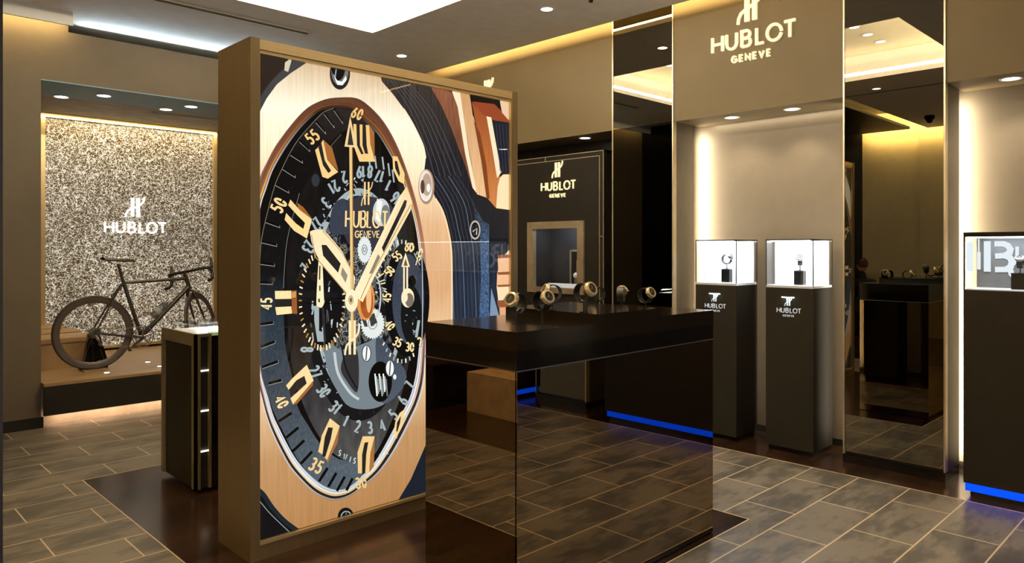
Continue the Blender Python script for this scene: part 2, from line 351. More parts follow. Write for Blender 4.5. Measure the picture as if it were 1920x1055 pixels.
# ---------------------------------------------------------------- ceiling
c = MB(); z0, z1 = ZC, ZC+.04
for b in ((-2.76, 1.59, -3.5, 3.8), (3.78, 5.08, -3.5, 7.385), (1.59, 3.78, -3.5, 2.15), (.55, 1.59, 3.8, 7.385), (1.59, 3.78, 5.68, 7.385), (1.72, 4.9, 7.385, 8.0)): c.box(b[0], b[1], b[2], b[3], z0, z1)
c.build('ceiling', M_ceil, kind=ST)
B('ceiling', pbr('cove_plaster', (.75, .68, .52), .9, var=.02), None, (-3.1, 5.75, -3.6, 9.05, 3.80, 3.86), kind=ST)
m = MB()   # coffer walls keep the coffer light in
for b in ((1.34, 1.40, 1.9, 5.93), (3.97, 4.03, 1.9, 5.93), (1.40, 3.97, 1.9, 1.96), (1.40, 3.97, 5.87, 5.93)): m.box(b[0], b[1], b[2], b[3], z1, 3.80)
m.build('trim_2', M_ceil, kind=ST)
B('ceiling', M_ceil, None, (.55, 1.66, 6.93, 6.95, 3.35, ZC), kind=ST)
B('wall_left', M_leftwall, None, (1.465, 1.665, 7.1, 7.32, 3.335, 3.80), kind=ST)
# dark soffit of the far left part
B('ceiling', M_dark, None, (-2.385, .55, 3.95, 8.9, 3.42, 3.46), kind=ST)
# ---------------------------------------------------------------- right wall
m = MB()
for a, b in ((-.35+.02, 1.40), (2.04, 3.43), (4.07, 7.6)): m.box(5.26, 5.30, a, b, 2.555, 3.80)
for a, b in ((-3.5, -.35), (-.35, 1.40), (2.04, 3.43), (4.07, 7.6)): m.box(5.30, 5.66, a, b, 2.555, 2.60)
m.box(5.26, 5.30, -3.5, -1.0, 2.555, 3.8)
m.build('wall_right', M_wall, kind=ST)
B('wall_right', M_nichewall, None, (5.66, 5.70, -.35, 4.07, 0, 3.8), kind=ST)
B('wall_right', M_blackm, None, (5.66, 5.70, 4.07, 8.9, 0, 3.8), (5.66, 5.70, -3.5, -.35, 0, 3.8), kind=ST)
B('baseboard_right', M_blackm, None, (5.645, 5.66, 2.04, 3.6, 0, .05), (5.645, 5.66, 0, 1.6, 0, .05), kind=ST)
B('wall_back', M_wall, None, (3.6, 5.66, 7.6, 7.65, 0, 3.8), kind=ST)
B('wall_front', M_blackm, None, (-3.1, -2.2, -3.55, -3.5, 0, 3.8), (3.2, 5.75, -3.55, -3.5, 0, 3.8), (-2.2, 3.2, -3.55, -3.5, 2.85, 3.8), kind=ST)
B('fill_window_1', M_glass, None, (-2.2, 3.2, -3.53, -3.52, 0, 2.85), kind=ST)  # unseen glazed opening, added to let fill light onto the ceiling
B('wall_back', M_blackm, None, (-3.1, 5.75, 9.0, 9.05, 0, 3.8), (5.70, 5.75, -3.5, 9.0, 0, 3.8), (-3.1, -3.0, -3.5, 9.0, 0, 3.8), kind=ST)
# ---------------------------------------------------------------- mirror columns
def column(y0, y1, label, low=None):
    t = thing('mirror_column', label, 'column', (5.4, (y0+y1)/2, 0), group='smoked mirror columns')
    B('column_body', M_blackm, t, (5.27, 5.54, y0+.012, y1-.012, .06, 3.60))
    B('mirror_panel', low or M_mircol, t, (5.255, 5.27, y0+.012, y1-.012, .075, 2.552)); B('mirror_panel', M_mircol, t, (5.255, 5.27, y0+.012, y1-.012, 2.556, 3.60))
    for a, b in ((y0, y0+.010), (y1-.010, y1)): B('edge_trim', M_trim, t, (5.25, 5.30, a, b, .06, 3.60))
    B('side_panel', M_side, t, (5.30, 5.555, y0, y0+.012, .06, 2.553)); B('side_panel', M_side, t, (5.30, 5.555, y1-.012, y1, .06, 2.553))
    B('plinth', M_black, t, (5.25, 5.555, y0, y1, 0, .06)); return t
column(3.43, 4.07, 'narrow smoked mirror column left of the pair of lit pedestals', mirror('black_mirror', (.08, .075, .06)))
column(1.40, 2.04, 'tall smoked mirror column right of the pedestals reflecting the stepladder')
column(-1.0, -.35, 'smoked mirror column outside the frame, glimpsed in the mirrored table side')
# ---------------------------------------------------------------- left wall and niche
YL = 7.1
B('wall_left', M_leftwall, None, (.55, 1.465, YL, 7.25, 0, 3.80), (1.41, 1.465, 7.25, 9.0, 0, 3.8), kind=ST)
B('wall_left', M_leftwall, None, (1.465, 4.2, YL, 7.32, 2.905, 3.335), kind=ST)
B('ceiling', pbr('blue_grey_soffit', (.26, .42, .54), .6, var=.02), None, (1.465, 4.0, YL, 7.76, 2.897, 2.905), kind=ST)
B('wall_left', M_leftwall, None, (1.465, 4.2, 7.8, 7.85, 3.335, 3.8), (4.0, 4.2, YL, 9.0, 0, 2.9), kind=ST)
B('baseboard_left', M_dark, None, (.55, 1.48, YL-.015, YL, 0, .09), kind=ST)
B('ceiling', pbr('niche_soffit', (.42, .38, .31), .7), None, (1.465, 4.0, 7.32, 8.93, 2.905, 2.95), kind=ST)
B('wall_back', M_leftwall, None, (1.46, 4.2, 8.93, 9.0, 0, 3.3), kind=ST)
# sparkling mosaic panel with a frame
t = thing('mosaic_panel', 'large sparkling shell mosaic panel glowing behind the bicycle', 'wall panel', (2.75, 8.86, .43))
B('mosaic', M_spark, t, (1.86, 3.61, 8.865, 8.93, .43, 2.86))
B('panel_frame', M_brass, t, (1.82, 1.86, 8.82, 8.93, .43, 2.90)); B('panel_frame', M_brass, t, (3.61, 3.65, 8.82, 8.93, .43, 2.90)); B('panel_frame', M_brass, t, (1.86, 3.61, 8.82, 8.93, 2.86, 2.90))
B('panel_frame', M_brass, t, (1.82, 3.65, 8.82, 8.93, .40, .43))
M_signw = emis('lit_white', (1, .98, .93), 2.2)
sign('glowing white lettered sign with double bar emblem on the mosaic wall', (2.42, 8.855, 1.66), (1, 0, 0), (0, -1, 0), .66, M_signw, geneve=False, depth=.01)
# platform
t = thing('display_platform', 'low tan topped platform with dark front under the bicycle', 'platform', (2.7, 7.9, 0))
B('platform_top', M_tanwood, t, (1.467, 3.995, 7.0, 8.86, .352, .376)); B('front_panel', M_dark, t, (1.467, 3.995, 7.0, 7.03, .11, .352))
B('toe_kick', pbr('toe', (.45, .35, .26), .5), t, (1.467, 3.995, 7.16, 7.19, 0, .352))
# tan benches in the niche
def bench(x0, x1, y0, y1, z0, z1, label):
    t = thing('leather_bench', label, 'bench', ((x0+x1)/2, (y0+y1)/2, z0), group='tan benches in the niche')
    m = MB(); r = .02
    m.box(x0, x1, y0, y1, z0, z1-.07); m.build('bench_base', M_tan, t)
    c = MB(); prof = [(0.012, z1-.068), (0, z1-.055), (0, z1-.018), (.008, z1-.006), (.02, z1)]
    c.ring([[(x0+i, y0+i, z), (x1-i, y0+i, z), (x1-i, y1-i, z), (x0+i, y1-i, z)] for i, z in prof]); c.build('cushion', M_tan, t); return t
bench(1.47, 2.07, 7.78, 8.08, .376, .672, 'nearest tan leather bench, half behind the rear bicycle wheel')
bench(1.47, 2.02, 8.14, 8.44, .376, .69, 'middle tan leather bench of the row by the mosaic')
bench(1.47, 1.96, 8.50, 8.80, .376, .71, 'farthest and narrowest tan leather bench against the mosaic')
bench(3.62, 3.98, 8.2, 8.6, .376, .73, 'tan leather bench at the right end of the platform, behind the glass counter')
# ---------------------------------------------------------------- far left block seen in mirrors
B('wall_west', pbr('olive_wall', (.68, .58, .36), .6, var=.02), None, (-3.0, -2.95, -3.5, 3.97, 0, 3.8), (-3.0, -2.97, 3.97, 4.9, 0, 3.8), kind=ST)
B('wall_west', M_black, None, (-2.3, .5, 5.35, 5.45, 0, 3.42), (.5, .55, 5.35, 7.25, 0, 3.8), kind=ST)
B('wall_west', M_blackm, None, (-3.0, -2.95, 4.9, 8.9, 0, 3.8), (-3.0, 1.41, 8.9, 8.95, 0, 3.8), kind=ST)
m = MB().box(-.9, -.42, 4.45, 5.1, 0, .36); tag(m.build('storage_bench', pbr('pale_leather', (.75, .50, .26), .5)), 'low tan upholstered block reflected in the mirrored end of the table', 'bench')
# black upright made up to fill the dark border strip at the extreme left
t = MB().box(.16, .2335, 1.38, 1.42, 0, 3.46); tag(t.build('border_upright', M_blackm), 'thin black upright added along the left border of the view', 'border strip')

# ---------------------------------------------------------------- downlights
def downlight(x, y, z, label, power, col=WARM, r=.048, angle=95, group='round recessed downlights', aim=(0, 0, -1), lens=None):
    t = thing('downlight', label, 'ceiling light', (x, y, z), group=group)
    MB().lathe([(r, -.001), (r+.014, -.001), (r+.016, -.004), (r+.012, -.008), (r, -.006)], (x, y, z), n=32, closed=True).build('trim_ring', M_white, t, True)
    MB().lathe([(.001, -.0045), (r*.6, -.0055), (r, -.003), (r, -.0005), (.001, -.0005)], (x, y, z), n=28).build('lens', lens or M_lamp, t, True)
    if power:
        s = spot('downlight_lamp', (x, y, z-.03), aim, power, col, angle, r=.035); s.location = (0, 0, -.03); s.parent = t
    return t
downlight(4.436, 6.139, ZC, 'ceiling downlight above the right end of the big lightbox', 55)
downlight(4.42, 4.10, ZC, 'ceiling downlight nearest the top edge, left of the big wall sign', 60)
downlight(.966, 3.303, ZC, 'single ceiling downlight shown in the right mirror column below the coffer', 45)
for x, k in ((3.0, 0), (2.62, 1), (2.24, 2), (1.86, 3)):
    downlight(x, 2.95, 3.80, ('coffer downlight nearest the right wall of the row of four', 'second coffer downlight from the right wall', 'third coffer downlight from the right wall', 'coffer downlight farthest from the right wall of the row of four')[k], 30)
downlight(2.62, 5.2, 3.80, 'lone coffer downlight at the far end, shown in the left mirror column', 30)
for x, y, l in ((4.42, 2.0, 'added ceiling downlight outside the frame over the tiled aisle by the mirror column'), (4.42, .2, 'added ceiling downlight outside the frame over the right aisle'), (2.6, .7, 'added ceiling downlight outside the frame before the table'), (.9, 1.4, 'added ceiling downlight outside the frame near the entrance')):  # unseen downlights added to raise the ambient light
    downlight(x, y, ZC, l, 75)
for i, (x, y, l) in enumerate(((5.41, 2.98, 'soffit downlight over the left lit pedestal'), (5.41, 2.48, 'soffit downlight over the right lit pedestal'), (5.41, 1.08, 'soffit downlight over the glass counter at right'), (5.42, 4.527, 'soffit downlight above the dark framed wall unit'))):
    downlight(x, y, 2.555, l, 16 if i < 3 else 5, angle=120)
for i, (x, y, l) in enumerate(((1.76, 7.75, 'rear left downlight of the four in the niche soffit'), (2.027, 7.42, 'front left downlight in the niche soffit'), (2.676, 7.72, 'rear right downlight of the four in the niche soffit'), (2.80, 7.39, 'front right downlight in the niche soffit'))):
    downlight(x, y, 2.897 if y < 7.76 else 2.905, l, 14, r=.055)
for x, y, l in ((2.0, 7.234, 'small floor light in the platform beside the bicycle stand'), (2.472, 7.62, 'small floor light in the platform below the pedals'), (2.465, 7.267, 'small floor light in the platform next to the glass counter')):
    t = thing('platform_light', l, 'floor light', (x, y, .376), group='lights set in the platform')
    MB().lathe([(.022, 0), (.03, 0), (.03, .003), (.022, .003)], (x, y, .376), n=20, closed=True).build('trim_ring', M_steel, t); MB().lathe([(.001, 0), (.022, 0), (.022, .004), (.001, .006)], (x, y, .376), n=20).build('lens', M_lampw, t)
# air vents and ceiling fittings
def vent(x0, x1, y, z, label, w_=.09):
    t = thing('slot_vent', label, 'air vent', ((x0+x1)/2, y, z), group='slot diffusers')
    B('vent_frame', M_ceil, t, (x0, x1, y-w_/2, y-w_/2+.014, z-.005, z), (x0, x1, y+w_/2-.014, y+w_/2, z-.005, z), (x0, x0+.014, y-w_/2, y+w_/2, z-.005, z), (x1-.014, x1, y-w_/2, y+w_/2, z-.005, z))
    B('slot', M_black, t, (x0+.014, x1-.014, y-.026, y-.008, z-.003, z-.0005)); B('slot', M_black, t, (x0+.014, x1-.014, y+.008, y+.026, z-.003, z-.0005))
vent(2.02, 3.38, 6.11, ZC, 'long double slot air diffuser in the ceiling left of the coffer'); vent(2.65, 3.9, 8.03, 2.9, 'slim slot diffuser in the niche soffit above the mosaic', .06)
downlight(-.1, 4.6, 3.42, 'added downlight outside the frame brightening the tan upholstered block', 90)  # unseen lamp added to brighten the reflected tan block
t = thing('sprinkler', 'small dark ceiling fitting cut by the top edge of the photo', 'sprinkler', (4.49, 3.69, ZC)); MB().lathe([(.001, -.03), (.016, -.028), (.018, 0), (.001, 0)], (4.49, 3.69, ZC), n=18).build('sprinkler_head', M_dark, t, True); MB().lathe([(.03, -.004), (.03, 0), (.001, 0), (.001, -.004)], (4.49, 3.69, ZC), n=18).build('flange', M_dark, t)
t = thing('dome_camera', 'black dome security camera reflected in the right mirror column', 'security camera', (-1.57, 3.43, ZC)); MB().lathe([(.07, 0), (.07, -.05), (.055, -.055), (.001, -.055)], (-1.57, 3.43, ZC), n=24).build('housing', M_dark, t, True); MB().sphere((-1.57, 3.43, ZC-.06), .052).build('dome', M_black, t, True)

# ---------------------------------------------------------------- wall signs
sign('large cream sign with double bar emblem high on the bronze wall panel', (5.26, 3.07, 3.045), (0, -1, 0), (-1, 0, 0), .70, M_sign, depth=.02)
sign('cream sign whose emblem tip peeks over the right end of the lightbox', (5.26, 6.02, 2.915), (0, -1, 0), (-1, 0, 0), .60, M_sign, depth=.02)
# ---------------------------------------------------------------- dark framed wall unit with vitrine
t = thing('wall_unit', 'dark wall unit with double gold frame lines and a small lit window', 'display unit', (5.45, 4.9, 0))
ux, uy0, uy1 = 5.30, 4.20, 5.80
B('unit_panel', M_dark, t, (ux, 5.34, 5.16, uy1, 0, 2.40), (ux, 5.34, uy0, 4.45, 0, 2.40), (ux, 5.34, 4.45, 5.16, 0, 1.06), (ux, 5.34, 4.45, 5.16, 1.75, 2.40))
B('unit_side', M_dark, t, (5.34, 5.66, uy0, uy0+.03, 0, 2.40), (5.34, 5.66, uy1-.03, uy1, 0, 2.40), (5.34, 5.66, uy0, uy1, 2.37, 2.4))
for a in (0, .045):
    g = MB(); e = .006
    g.box(ux-.006, ux, uy0+.003+a, uy1-a, 2.395-a-e, 2.395-a).box(ux-.006, ux, uy0+.003+a, uy0+.003+a+e, .05, 2.395-a).box(ux-.006, ux, uy1-a-e, uy1-a, .05, 2.395-a); g.build('frame_line', M_trim, t)
for z in (1.60, 1.12, .6): B('frame_line', M_trim, t, (ux-.006, ux, uy0+.003, uy0+.05, z, z+.006))
B('frame_line', M_trim, t, (ux-.006, ux, 4.93, 4.936, 2.35, 2.395))
f = MB(); wy0, wy1, wz0, wz1 = 4.43, 5.17, 1.055, 1.755
for b in ((wy0, wy1, wz1-.07, wz1), (wy0, wy1, wz0, wz0+.055), (wy0, wy0+.08, wz0+.055, wz1-.07), (wy1-.08, wy1, wz0+.055, wz1-.07)): f.box(ux-.02, ux+.03, *b)
fr = f.build('window_frame', pbr('frame_metal', (.40, .31, .20), .45, metal=.5), t)
B('interior', pbr('vitrine_grey', (.045, .042, .044), .5), t, (5.62, 5.64, 4.45, 5.16, 1.06, 1.75), (ux+.04, 5.62, 5.13, 5.16, 1.06, 1.75), (ux+.04, 5.62, 4.45, 4.48, 1.06, 1.75), (ux+.04, 5.62, 4.48, 5.13, 1.06, 1.09), (ux+.04, 5.62, 4.48, 5.13, 1.72, 1.75))
B('window_pane', M_glass, t, (ux+.005, ux+.009, 4.5, 5.10, 1.10, 1.69))
area('vitrine_light', (5.40, 4.8, 1.715), (.3, 0, -1), .5, .05, 1.6, WHITE, updir=(0, 1, 0))
pq = MB(); pq.ring([[(5.335, 4.56, 1.092), (5.335, 5.03, 1.092), (5.45, 5.03, 1.092), (5.45, 4.56, 1.092)], [(5.345, 4.56, 1.10), (5.345, 5.03, 1.10), (5.45, 5.03, 1.145), (5.45, 4.56, 1.145)]])
tag(pq.build('name_plaque', M_white), 'sloping white plaque on the floor of the small wall window', 'plaque')
for yy_, l in ((4.70, 'small pale flower topped cushion at the left of the wall window board'), (4.60, 'small pale cushion nearest the window frame inside the wall window')):
    c = thing('watch_cushion', l, 'cushion', (5.50, yy_, 1.09), group='cushions in the wall window'); B('stem', M_steel, c, (5.485, 5.515, yy_-.02, yy_+.02, 1.09, 1.19)); MB().sphere((5.50, yy_, 1.225), .036, 10, sc=(1, 1, .9)).build('cushion_top', M_white, c, True)
t2 = thing('reflection_board', 'small dark framed board with white emblem imitating the reflection of the wall unit', 'board', (5.6, 4.66, 1.09)); B('board', M_dark, t2, (5.585, 5.60, 4.50, 4.86, 1.09, 1.48))  # solid board built in place of the unit's mirror reflection
g = MB()
for b in ((4.84, 4.86, 1.09, 1.48), (4.50, 4.86, 1.46, 1.48), (4.60, 4.77, 1.36, 1.37), (4.76, 4.77, 1.2, 1.37)): g.box(5.578, 5.585, *b)
g.build('board_frame', M_trim, t2); g = MB(); emblem(g, (5.583, 4.68, 1.405), (0, -1, 0), (0, 0, 1), .04, .003, (-1, 0, 0)); g.build('emblem', M_white, t2)
sign('gold sign above the small window of the dark wall unit', (ux, 4.99, 2.055), (0, -1, 0), (-1, 0, 0), .455, M_sign, depth=.01)

# ---------------------------------------------------------------- watches
def watch_on_stand(label, loc, rz, gold=True, s=1.0, group='watches on the table', tilt=25):
    """watch looped round a C shaped holder on a thin rod; face looks along +Y local and up"""
    t = thing('wristwatch', label, 'watch', loc, rz, group)
    ca = Vector((0, math.cos(math.radians(tilt)), math.sin(math.radians(tilt)))); zc = .062*s; R = .031*s
    def loc_build(m, nm, mt, par=None, sm=True):
        o0 = wloc(par or t); m.v = [tuple(Vector(p)+o0) for p in m.v]; return m.build(nm, mt, par or t, sm)
    O = Vector((0, 0, zc)); up = Vector((1, 0, 0)).cross(ca)
    path = [O+ca*math.cos(a)*R+up*math.sin(a)*R*1.0 for a in [math.radians(28+(304)*i/22) for i in range(23)]]
    m = MB(); rings = []
    for i, p in enumerate(path):
        rd = (p-O).normalized(); wd = .0140*s
        rings.append([p+Vector((wd, 0, 0))-rd*.002, p+Vector((wd, 0, 0))+rd*.002, p-Vector((wd, 0, 0))+rd*.002, p-Vector((wd, 0, 0))-rd*.0015])
    m.ring(rings); loc_build(m, 'strap', M_blackm)
    c0 = O+ca*(R*.92)
    m = MB().lathe([(.001, -.006*s), (.021*s, -.006*s), (.0245*s, -.002*s), (.0245*s, .005*s), (.022*s, .009*s), (.001, .009*s)], c0, ca, 12); case = loc_build(m, 'case', M_goldm if gold else M_steel)
    m = MB().lathe([(.0235*s, .008*s), (.022*s, .011*s), (.0165*s, .012*s), (.016*s, .009*s)], c0, ca, 24, closed=True); loc_build(m, 'bezel', M_goldm if gold else M_steel)
    m = MB().lathe([(.001, .0092*s), (.0161*s, .0092*s), (.0161*s, .0095*s), (.001, .0095*s)], c0, ca, 20); d = loc_build(m, 'dial', M_blackm)
    m = MB(); e1 = up.normalized(); m.tube([c0+ca*.0105*s, c0+ca*.0105*s+e1*.010*s], .0006*s, 6); m.tube([c0+ca*.0105*s, c0+ca*.0105*s+Vector((.007*s, 0, 0))-e1*.003*s], .0006*s, 6); loc_build(m, 'hands', M_goldm)
    m = MB().cyl(c0+Vector((.023*s, 0, 0))+ca*.003, c0+Vector((.0295*s, 0, 0))+ca*.003, .003*s, 12); loc_build(m, 'crown', M_goldm if gold else M_steel)
    m = MB().tube([(0, 0, .001), (0, 0, .03*s)], .0028*s, 10); m.lathe([(.001, 0), (.014*s, 0), (.014*s, .002*s), (.001, .003*s)], (0, 0, 0), n=20); loc_build(m, 'stand', M_black)
    m = MB().tube([O+ca*math.cos(a)*R*.9+up*math.sin(a)*R*.9 for a in [math.radians(200+(130)*i/10) for i in range(11)]], .0032*s, 8); loc_build(m, 'holder', M_black)
    return t
def face_dir(x, y, off=0): return math.atan2(-y, -x)-math.pi/2+math.radians(off)
W_SPOTS = [((2.247, 2.262, 1.1711), -35, 'rose gold watch on a stand nearest the front corner of the table'),
           ((2.428, 2.282, 1.1711), 40, 'gold cased watch on a stand turned right, beside the raised block'),
           ((2.52, 2.30, 1.2101), -70, 'dark strapped watch standing on the left end of the raised block'),
           ((2.53, 2.12, 1.2101), 50, 'large gold rimmed watch in the middle of the raised block'),
           ((3.10, 2.50, 1.1711), -55, 'low watch with a gold edge behind the raised block'),
           ((3.20, 2.42, 1.1711), 170, 'round watch seen from behind, second from the right on the table'),
           ((3.20, 2.26, 1.1711), 50, 'gold rimmed watch just past the right end of the raised block')]
for i, (p, off, lb) in enumerate(W_SPOTS):
    watch_on_stand(lb, p, face_dir(p[0], p[1], off), True, 1.4 if i in (0, 1, 3) else 1.25)

# ---------------------------------------------------------------- mirror sided table
t = thing('display_table', 'large black display table with mirrored sides and a raised block', 'table', (2.7, 2.3, 0))
X0, X1, Y0, Y1 = 2.0, 3.457, 2.012, 2.588
B('table_core', M_blackm, t, (X0+.01, X1-.01, Y0+.01, Y1-.01, .0, 1.02))
B('mirror_panel', M_mirtab, t, (X0, X0+.01, Y0+.004, Y1, .006, 1.016)); B('mirror_panel', M_mirtab, t, (X0, X1-.003, Y0, Y0+.01, .006, 1.016)); B('mirror_panel', M_mirtab, t, (X1-.01, X1, Y0+.01, Y1, .006, 1.016)); B('mirror_panel', M_mirtab, t, (X0+.01, X1-.01, Y1-.01, Y1, .006, 1.016))
B('trim_strip', M_steel, t, (X0-.002, X1+.002, Y0-.002, Y1+.002, 1.016, 1.021))
B('glass_band', M_black, t, (X0, X1, Y0, Y1, 1.021, 1.096)); B('table_top', M_top, t, (X0-.001, X1+.001, Y0-.001, Y1+.001, 1.096, 1.171)); B('raised_block', M_top, t, (2.49, 2.972, Y0-.002, Y1-.004, 1.171, 1.21))

# ---------------------------------------------------------------- pedestals
def pedestal(yc, label, wl, sl, turned):
    x0, x1, y0, y1 = 5.19, 5.525, yc-.179, yc+.179
    t = thing('display_pedestal', label, 'pedestal', (5.36, yc, 0), group='lit glass topped pedestals')
    B('foot', M_black, t, (x0+.015, x1-.015, y0+.015, y1-.015, 0, .035)); B('pedestal_body', M_ped, t, (x0, x1, y0, y1, .035, 1.205))
    B('light_base', M_white, t, (x0+.004, x1-.004, y0+.004, y1-.004, 1.205, 1.222))
    gl = B('glass_case', M_glass, t, (x0, x0+.006, y0, y1, 1.222, 1.555), (x0+.006, x1-.006, y0, y0+.006, 1.222, 1.555), (x1-.006, x1, y0, y1, 1.222, 1.555), (x0+.006, x1-.006, y1-.006, y1, 1.222, 1.555))
    m = MB(); e = .005
    for a, b in (((x0, x1), (y0, y0+e)), ((x0, x1), (y1-e, y1)), ((x0, x0+e), (y0, y1)), ((x1-e, x1), (y0, y1))): m.box(a[0], a[1], b[0], b[1], 1.555, 1.562)
    for a in (x0, x1-e):
        for b in (y0, y1-e): m.box(a-.0005, a+e+.0005, b-.0005, b+e+.0005, 1.222, 1.556)
    m.build('case_frame', M_dark, t)
    B('back_panel', pbr('frosted_back', (.8, .85, .88), .6, var=.01), t, (x1-.02, x1-.010, y0+.02, y1-.02, 1.222, 1.545), (x0+.12, x1-.02, y1-.020, y1-.012, 1.222, 1.545))
    B('light_strip', M_lampw, t, (x1-.05, x1-.022, y0+.03, y1-.03, 1.538, 1.550), (x0+.01, x0+.022, y0+.03, y1-.03, 1.545, 1.553))
    area('case_light', (5.35, yc, 1.552), (0, 0, -1), .22, .26, 5.0, (.82, .92, 1), updir=(0, 1, 0))
    area('sign_light', (x0-.02, yc+.01, 1.135), (.55, 0, -1), .07, .012, .05, (.75, .9, 1), updir=(0, 1, 0))
    B('sign_slot', M_lampw, t, (x0-.004, x0, yc-.04, yc+.055, 1.133, 1.139))
    sign(sl, (x0, yc+.093, 1.022), (0, -1, 0), (-1, 0, 0), .185, pbr('silver_sign'+str(yc), (.8, .84, .9), .4, emit=(.7, .8, .9), es=.25), depth=.004, group='silver signs on pedestals', name='pedestal_sign')
    c = thing('display_cube', wl[1], 'display block', (5.34, yc-.01, 1.222), group='black watch cubes')
    B('cube', M_black, c, (5.315, 5.365, yc-.05, yc+.02, 1.222, 1.325)); B('cube_cap', M_steel, c, (5.313, 5.367, yc-.052, yc+.022, 1.325, 1.330))
    p = (5.34, yc-.015, 1.312); w_ = watch_on_stand(wl[0], (p[0], p[1], 1.330), face_dir(p[0], p[1], turned), False, 1.25, 'watches in the lit cases', 35)
    return t
pedestal(3.00, 'left lit glass pedestal, partly behind the table', ('open dark watch ring on the cube in the left case', 'small black cube in the left pedestal case'), 'silver sign on the front of the left pedestal', 60)
pedestal(2.402, 'right lit glass pedestal beside the tall mirror column', ('dark watch facing out on the cube in the right case', 'small black cube in the right pedestal case'), 'silver sign on the front of the right pedestal', 0)

# ---------------------------------------------------------------- glass counter right
t = thing('glass_counter', 'black counter with lit glass top and blue glow under it at the right edge', 'counter', (5.3, .66, 0))
cx0, cx1, cy0, cy1 = 5.05, 5.56, .03, 1.25
B('counter_body', M_dark, t, (cx0, cx1, cy0, cy1, .082, 1.245)); B('counter_base', M_black, t, (cx0+.03, cx1, cy0+.03, cy1-.03, 0, .082))
B('blue_strip', M_blue, t, (cx0+.005, cx0+.015, cy0+.02, cy1-.008, .035, .0815), (cx0+.015, cx1-.1, cy1-.018, cy1-.008, .035, .0815))
B('case_roof', M_black, t, (cx0, cx1, cy0, cy1, 1.565, 1.592)); 
m = MB()
for a, b in ((cx0, cy1-.008), (cx0, cy0), (cx1-.008, cy1-.008), (cx1-.008, cy0)): m.box(a, a+.008, b, b+.008, 1.245, 1.565)
m.build('case_post', M_black, t)
B('glass_front', M_glass, t, (cx0+.001, cx0+.006, cy0+.01, cy1-.01, 1.25, 1.562)); B('light_base', M_white, t, (cx0+.01, cx1-.01, cy0+.01, cy1-.01, 1.245, 1.252))
B('backdrop', pbr('grey_backdrop', (.10, .10, .10), .5, var=.05), t, (5.30, 5.31, cy0+.02, cy1-.012, 1.252, 1.562)); B('light_strip', M_lampw, t, (cx0+.012, cx0+.024, cy0+.02, cy1-.02, 1.556, 1.5645))
area('case_light', (5.17, .66, 1.556), (.25, 0, -1), 1.1, .06, 6, WHITE, updir=(0, 1, 0))
# white graphic letters on the backdrop
gm = MB().mat(M_signw2 := emis('lit_graphic', (.9, .97, 1), 1.0)); gx = 5.296; O = Vector((gx, 0, 0)); U = Vector((0, -1, 0)); V = Vector((0, 0, 1)); Nn = Vector((-1, 0, 0))
def yy(px):  # reading position on the backdrop
    dx = math.cos(AL)+(px-960)/F*math.sin(AL); dy = math.sin(AL)-(px-960)/F*math.cos(AL); return 5.30*dy/dx
def zz(px, py):
    dx = math.cos(AL)+(px-960)/F*math.sin(AL); return H-(py-HY)/F*5.30/dx
def bar(pa, pb, ya, yb): gm.box(gx-.002, gx, yy(pb), yy(pa), zz(pa, yb), zz(pa, ya))
bar(1812, 1825, 454, 508); bar(1834, 1837, 448, 472); bar(1832.5, 1839, 472, 505); bar(1845, 1858, 452, 509)
bt = [(-yy(x), zz(x, y)) for x, y in ((1865, 457), (1882, 457), (1890, 460), (1895, 467), (1893, 474), (1884, 479), (1866, 480))]
gm.ribbon(bt, .034, O, U, V, .002, Nn); bt = [(-yy(x), zz(x, y)) for x, y in ((1884, 479), (1894, 483), (1898, 491), (1895, 500), (1886, 505), (1866, 505))]; gm.ribbon(bt, .034, O, U, V, .002, Nn)
bar(1904, 1911, 462, 488)
gm.ribbon([(-yy(1922)+.075*math.cos(a), zz(1922, 505)+.068*math.sin(a)) for a in [math.radians(60+i*24) for i in range(11)]], .03, O, U, V, .002, Nn)
gm.build('backdrop_lettering', M_signw2, t)
for y, dy, l, l2 in ((.985, 0, 'silver watch on the first cube in the right counter, before the big letter', 'black cube nearest the left end of the right counter'), (.80, 0, 'dark watch cut by the right edge of the photo', 'black cube cut by the right edge of the photo')):
    c = thing('display_cube', l2, 'display block', (5.17, y, 1.252), group='black watch cubes'); B('cube', M_black, c, (5.14, 5.20, y-.035, y+.04, 1.252, 1.345)); B('cube_cap', M_dark, c, (5.138, 5.202, y-.037, y+.042, 1.345, 1.349))
    watch_on_stand(l, (5.17, y, 1.349), face_dir(5.17, y, -10), False, 1.0, 'watches in the lit cases', 55)
# second counter behind the viewer, seen only in the mirrored table side
t = thing('glass_counter', 'black counter outside the frame whose blue glow shows in the mirrored table side', 'counter', (5.35, -1.8, 0))
B('counter_body', M_dark, t, (5.05, 5.56, -2.4, -1.13, .085, 1.245)); B('blue_strip', M_blue, t, (5.055, 5.065, -2.38, -1.138, .035, .083), (5.065, 5.5, -1.148, -1.138, .035, .083)); B('counter_base', M_black, t, (5.11, 5.56, -2.37, -1.16, 0, .085))

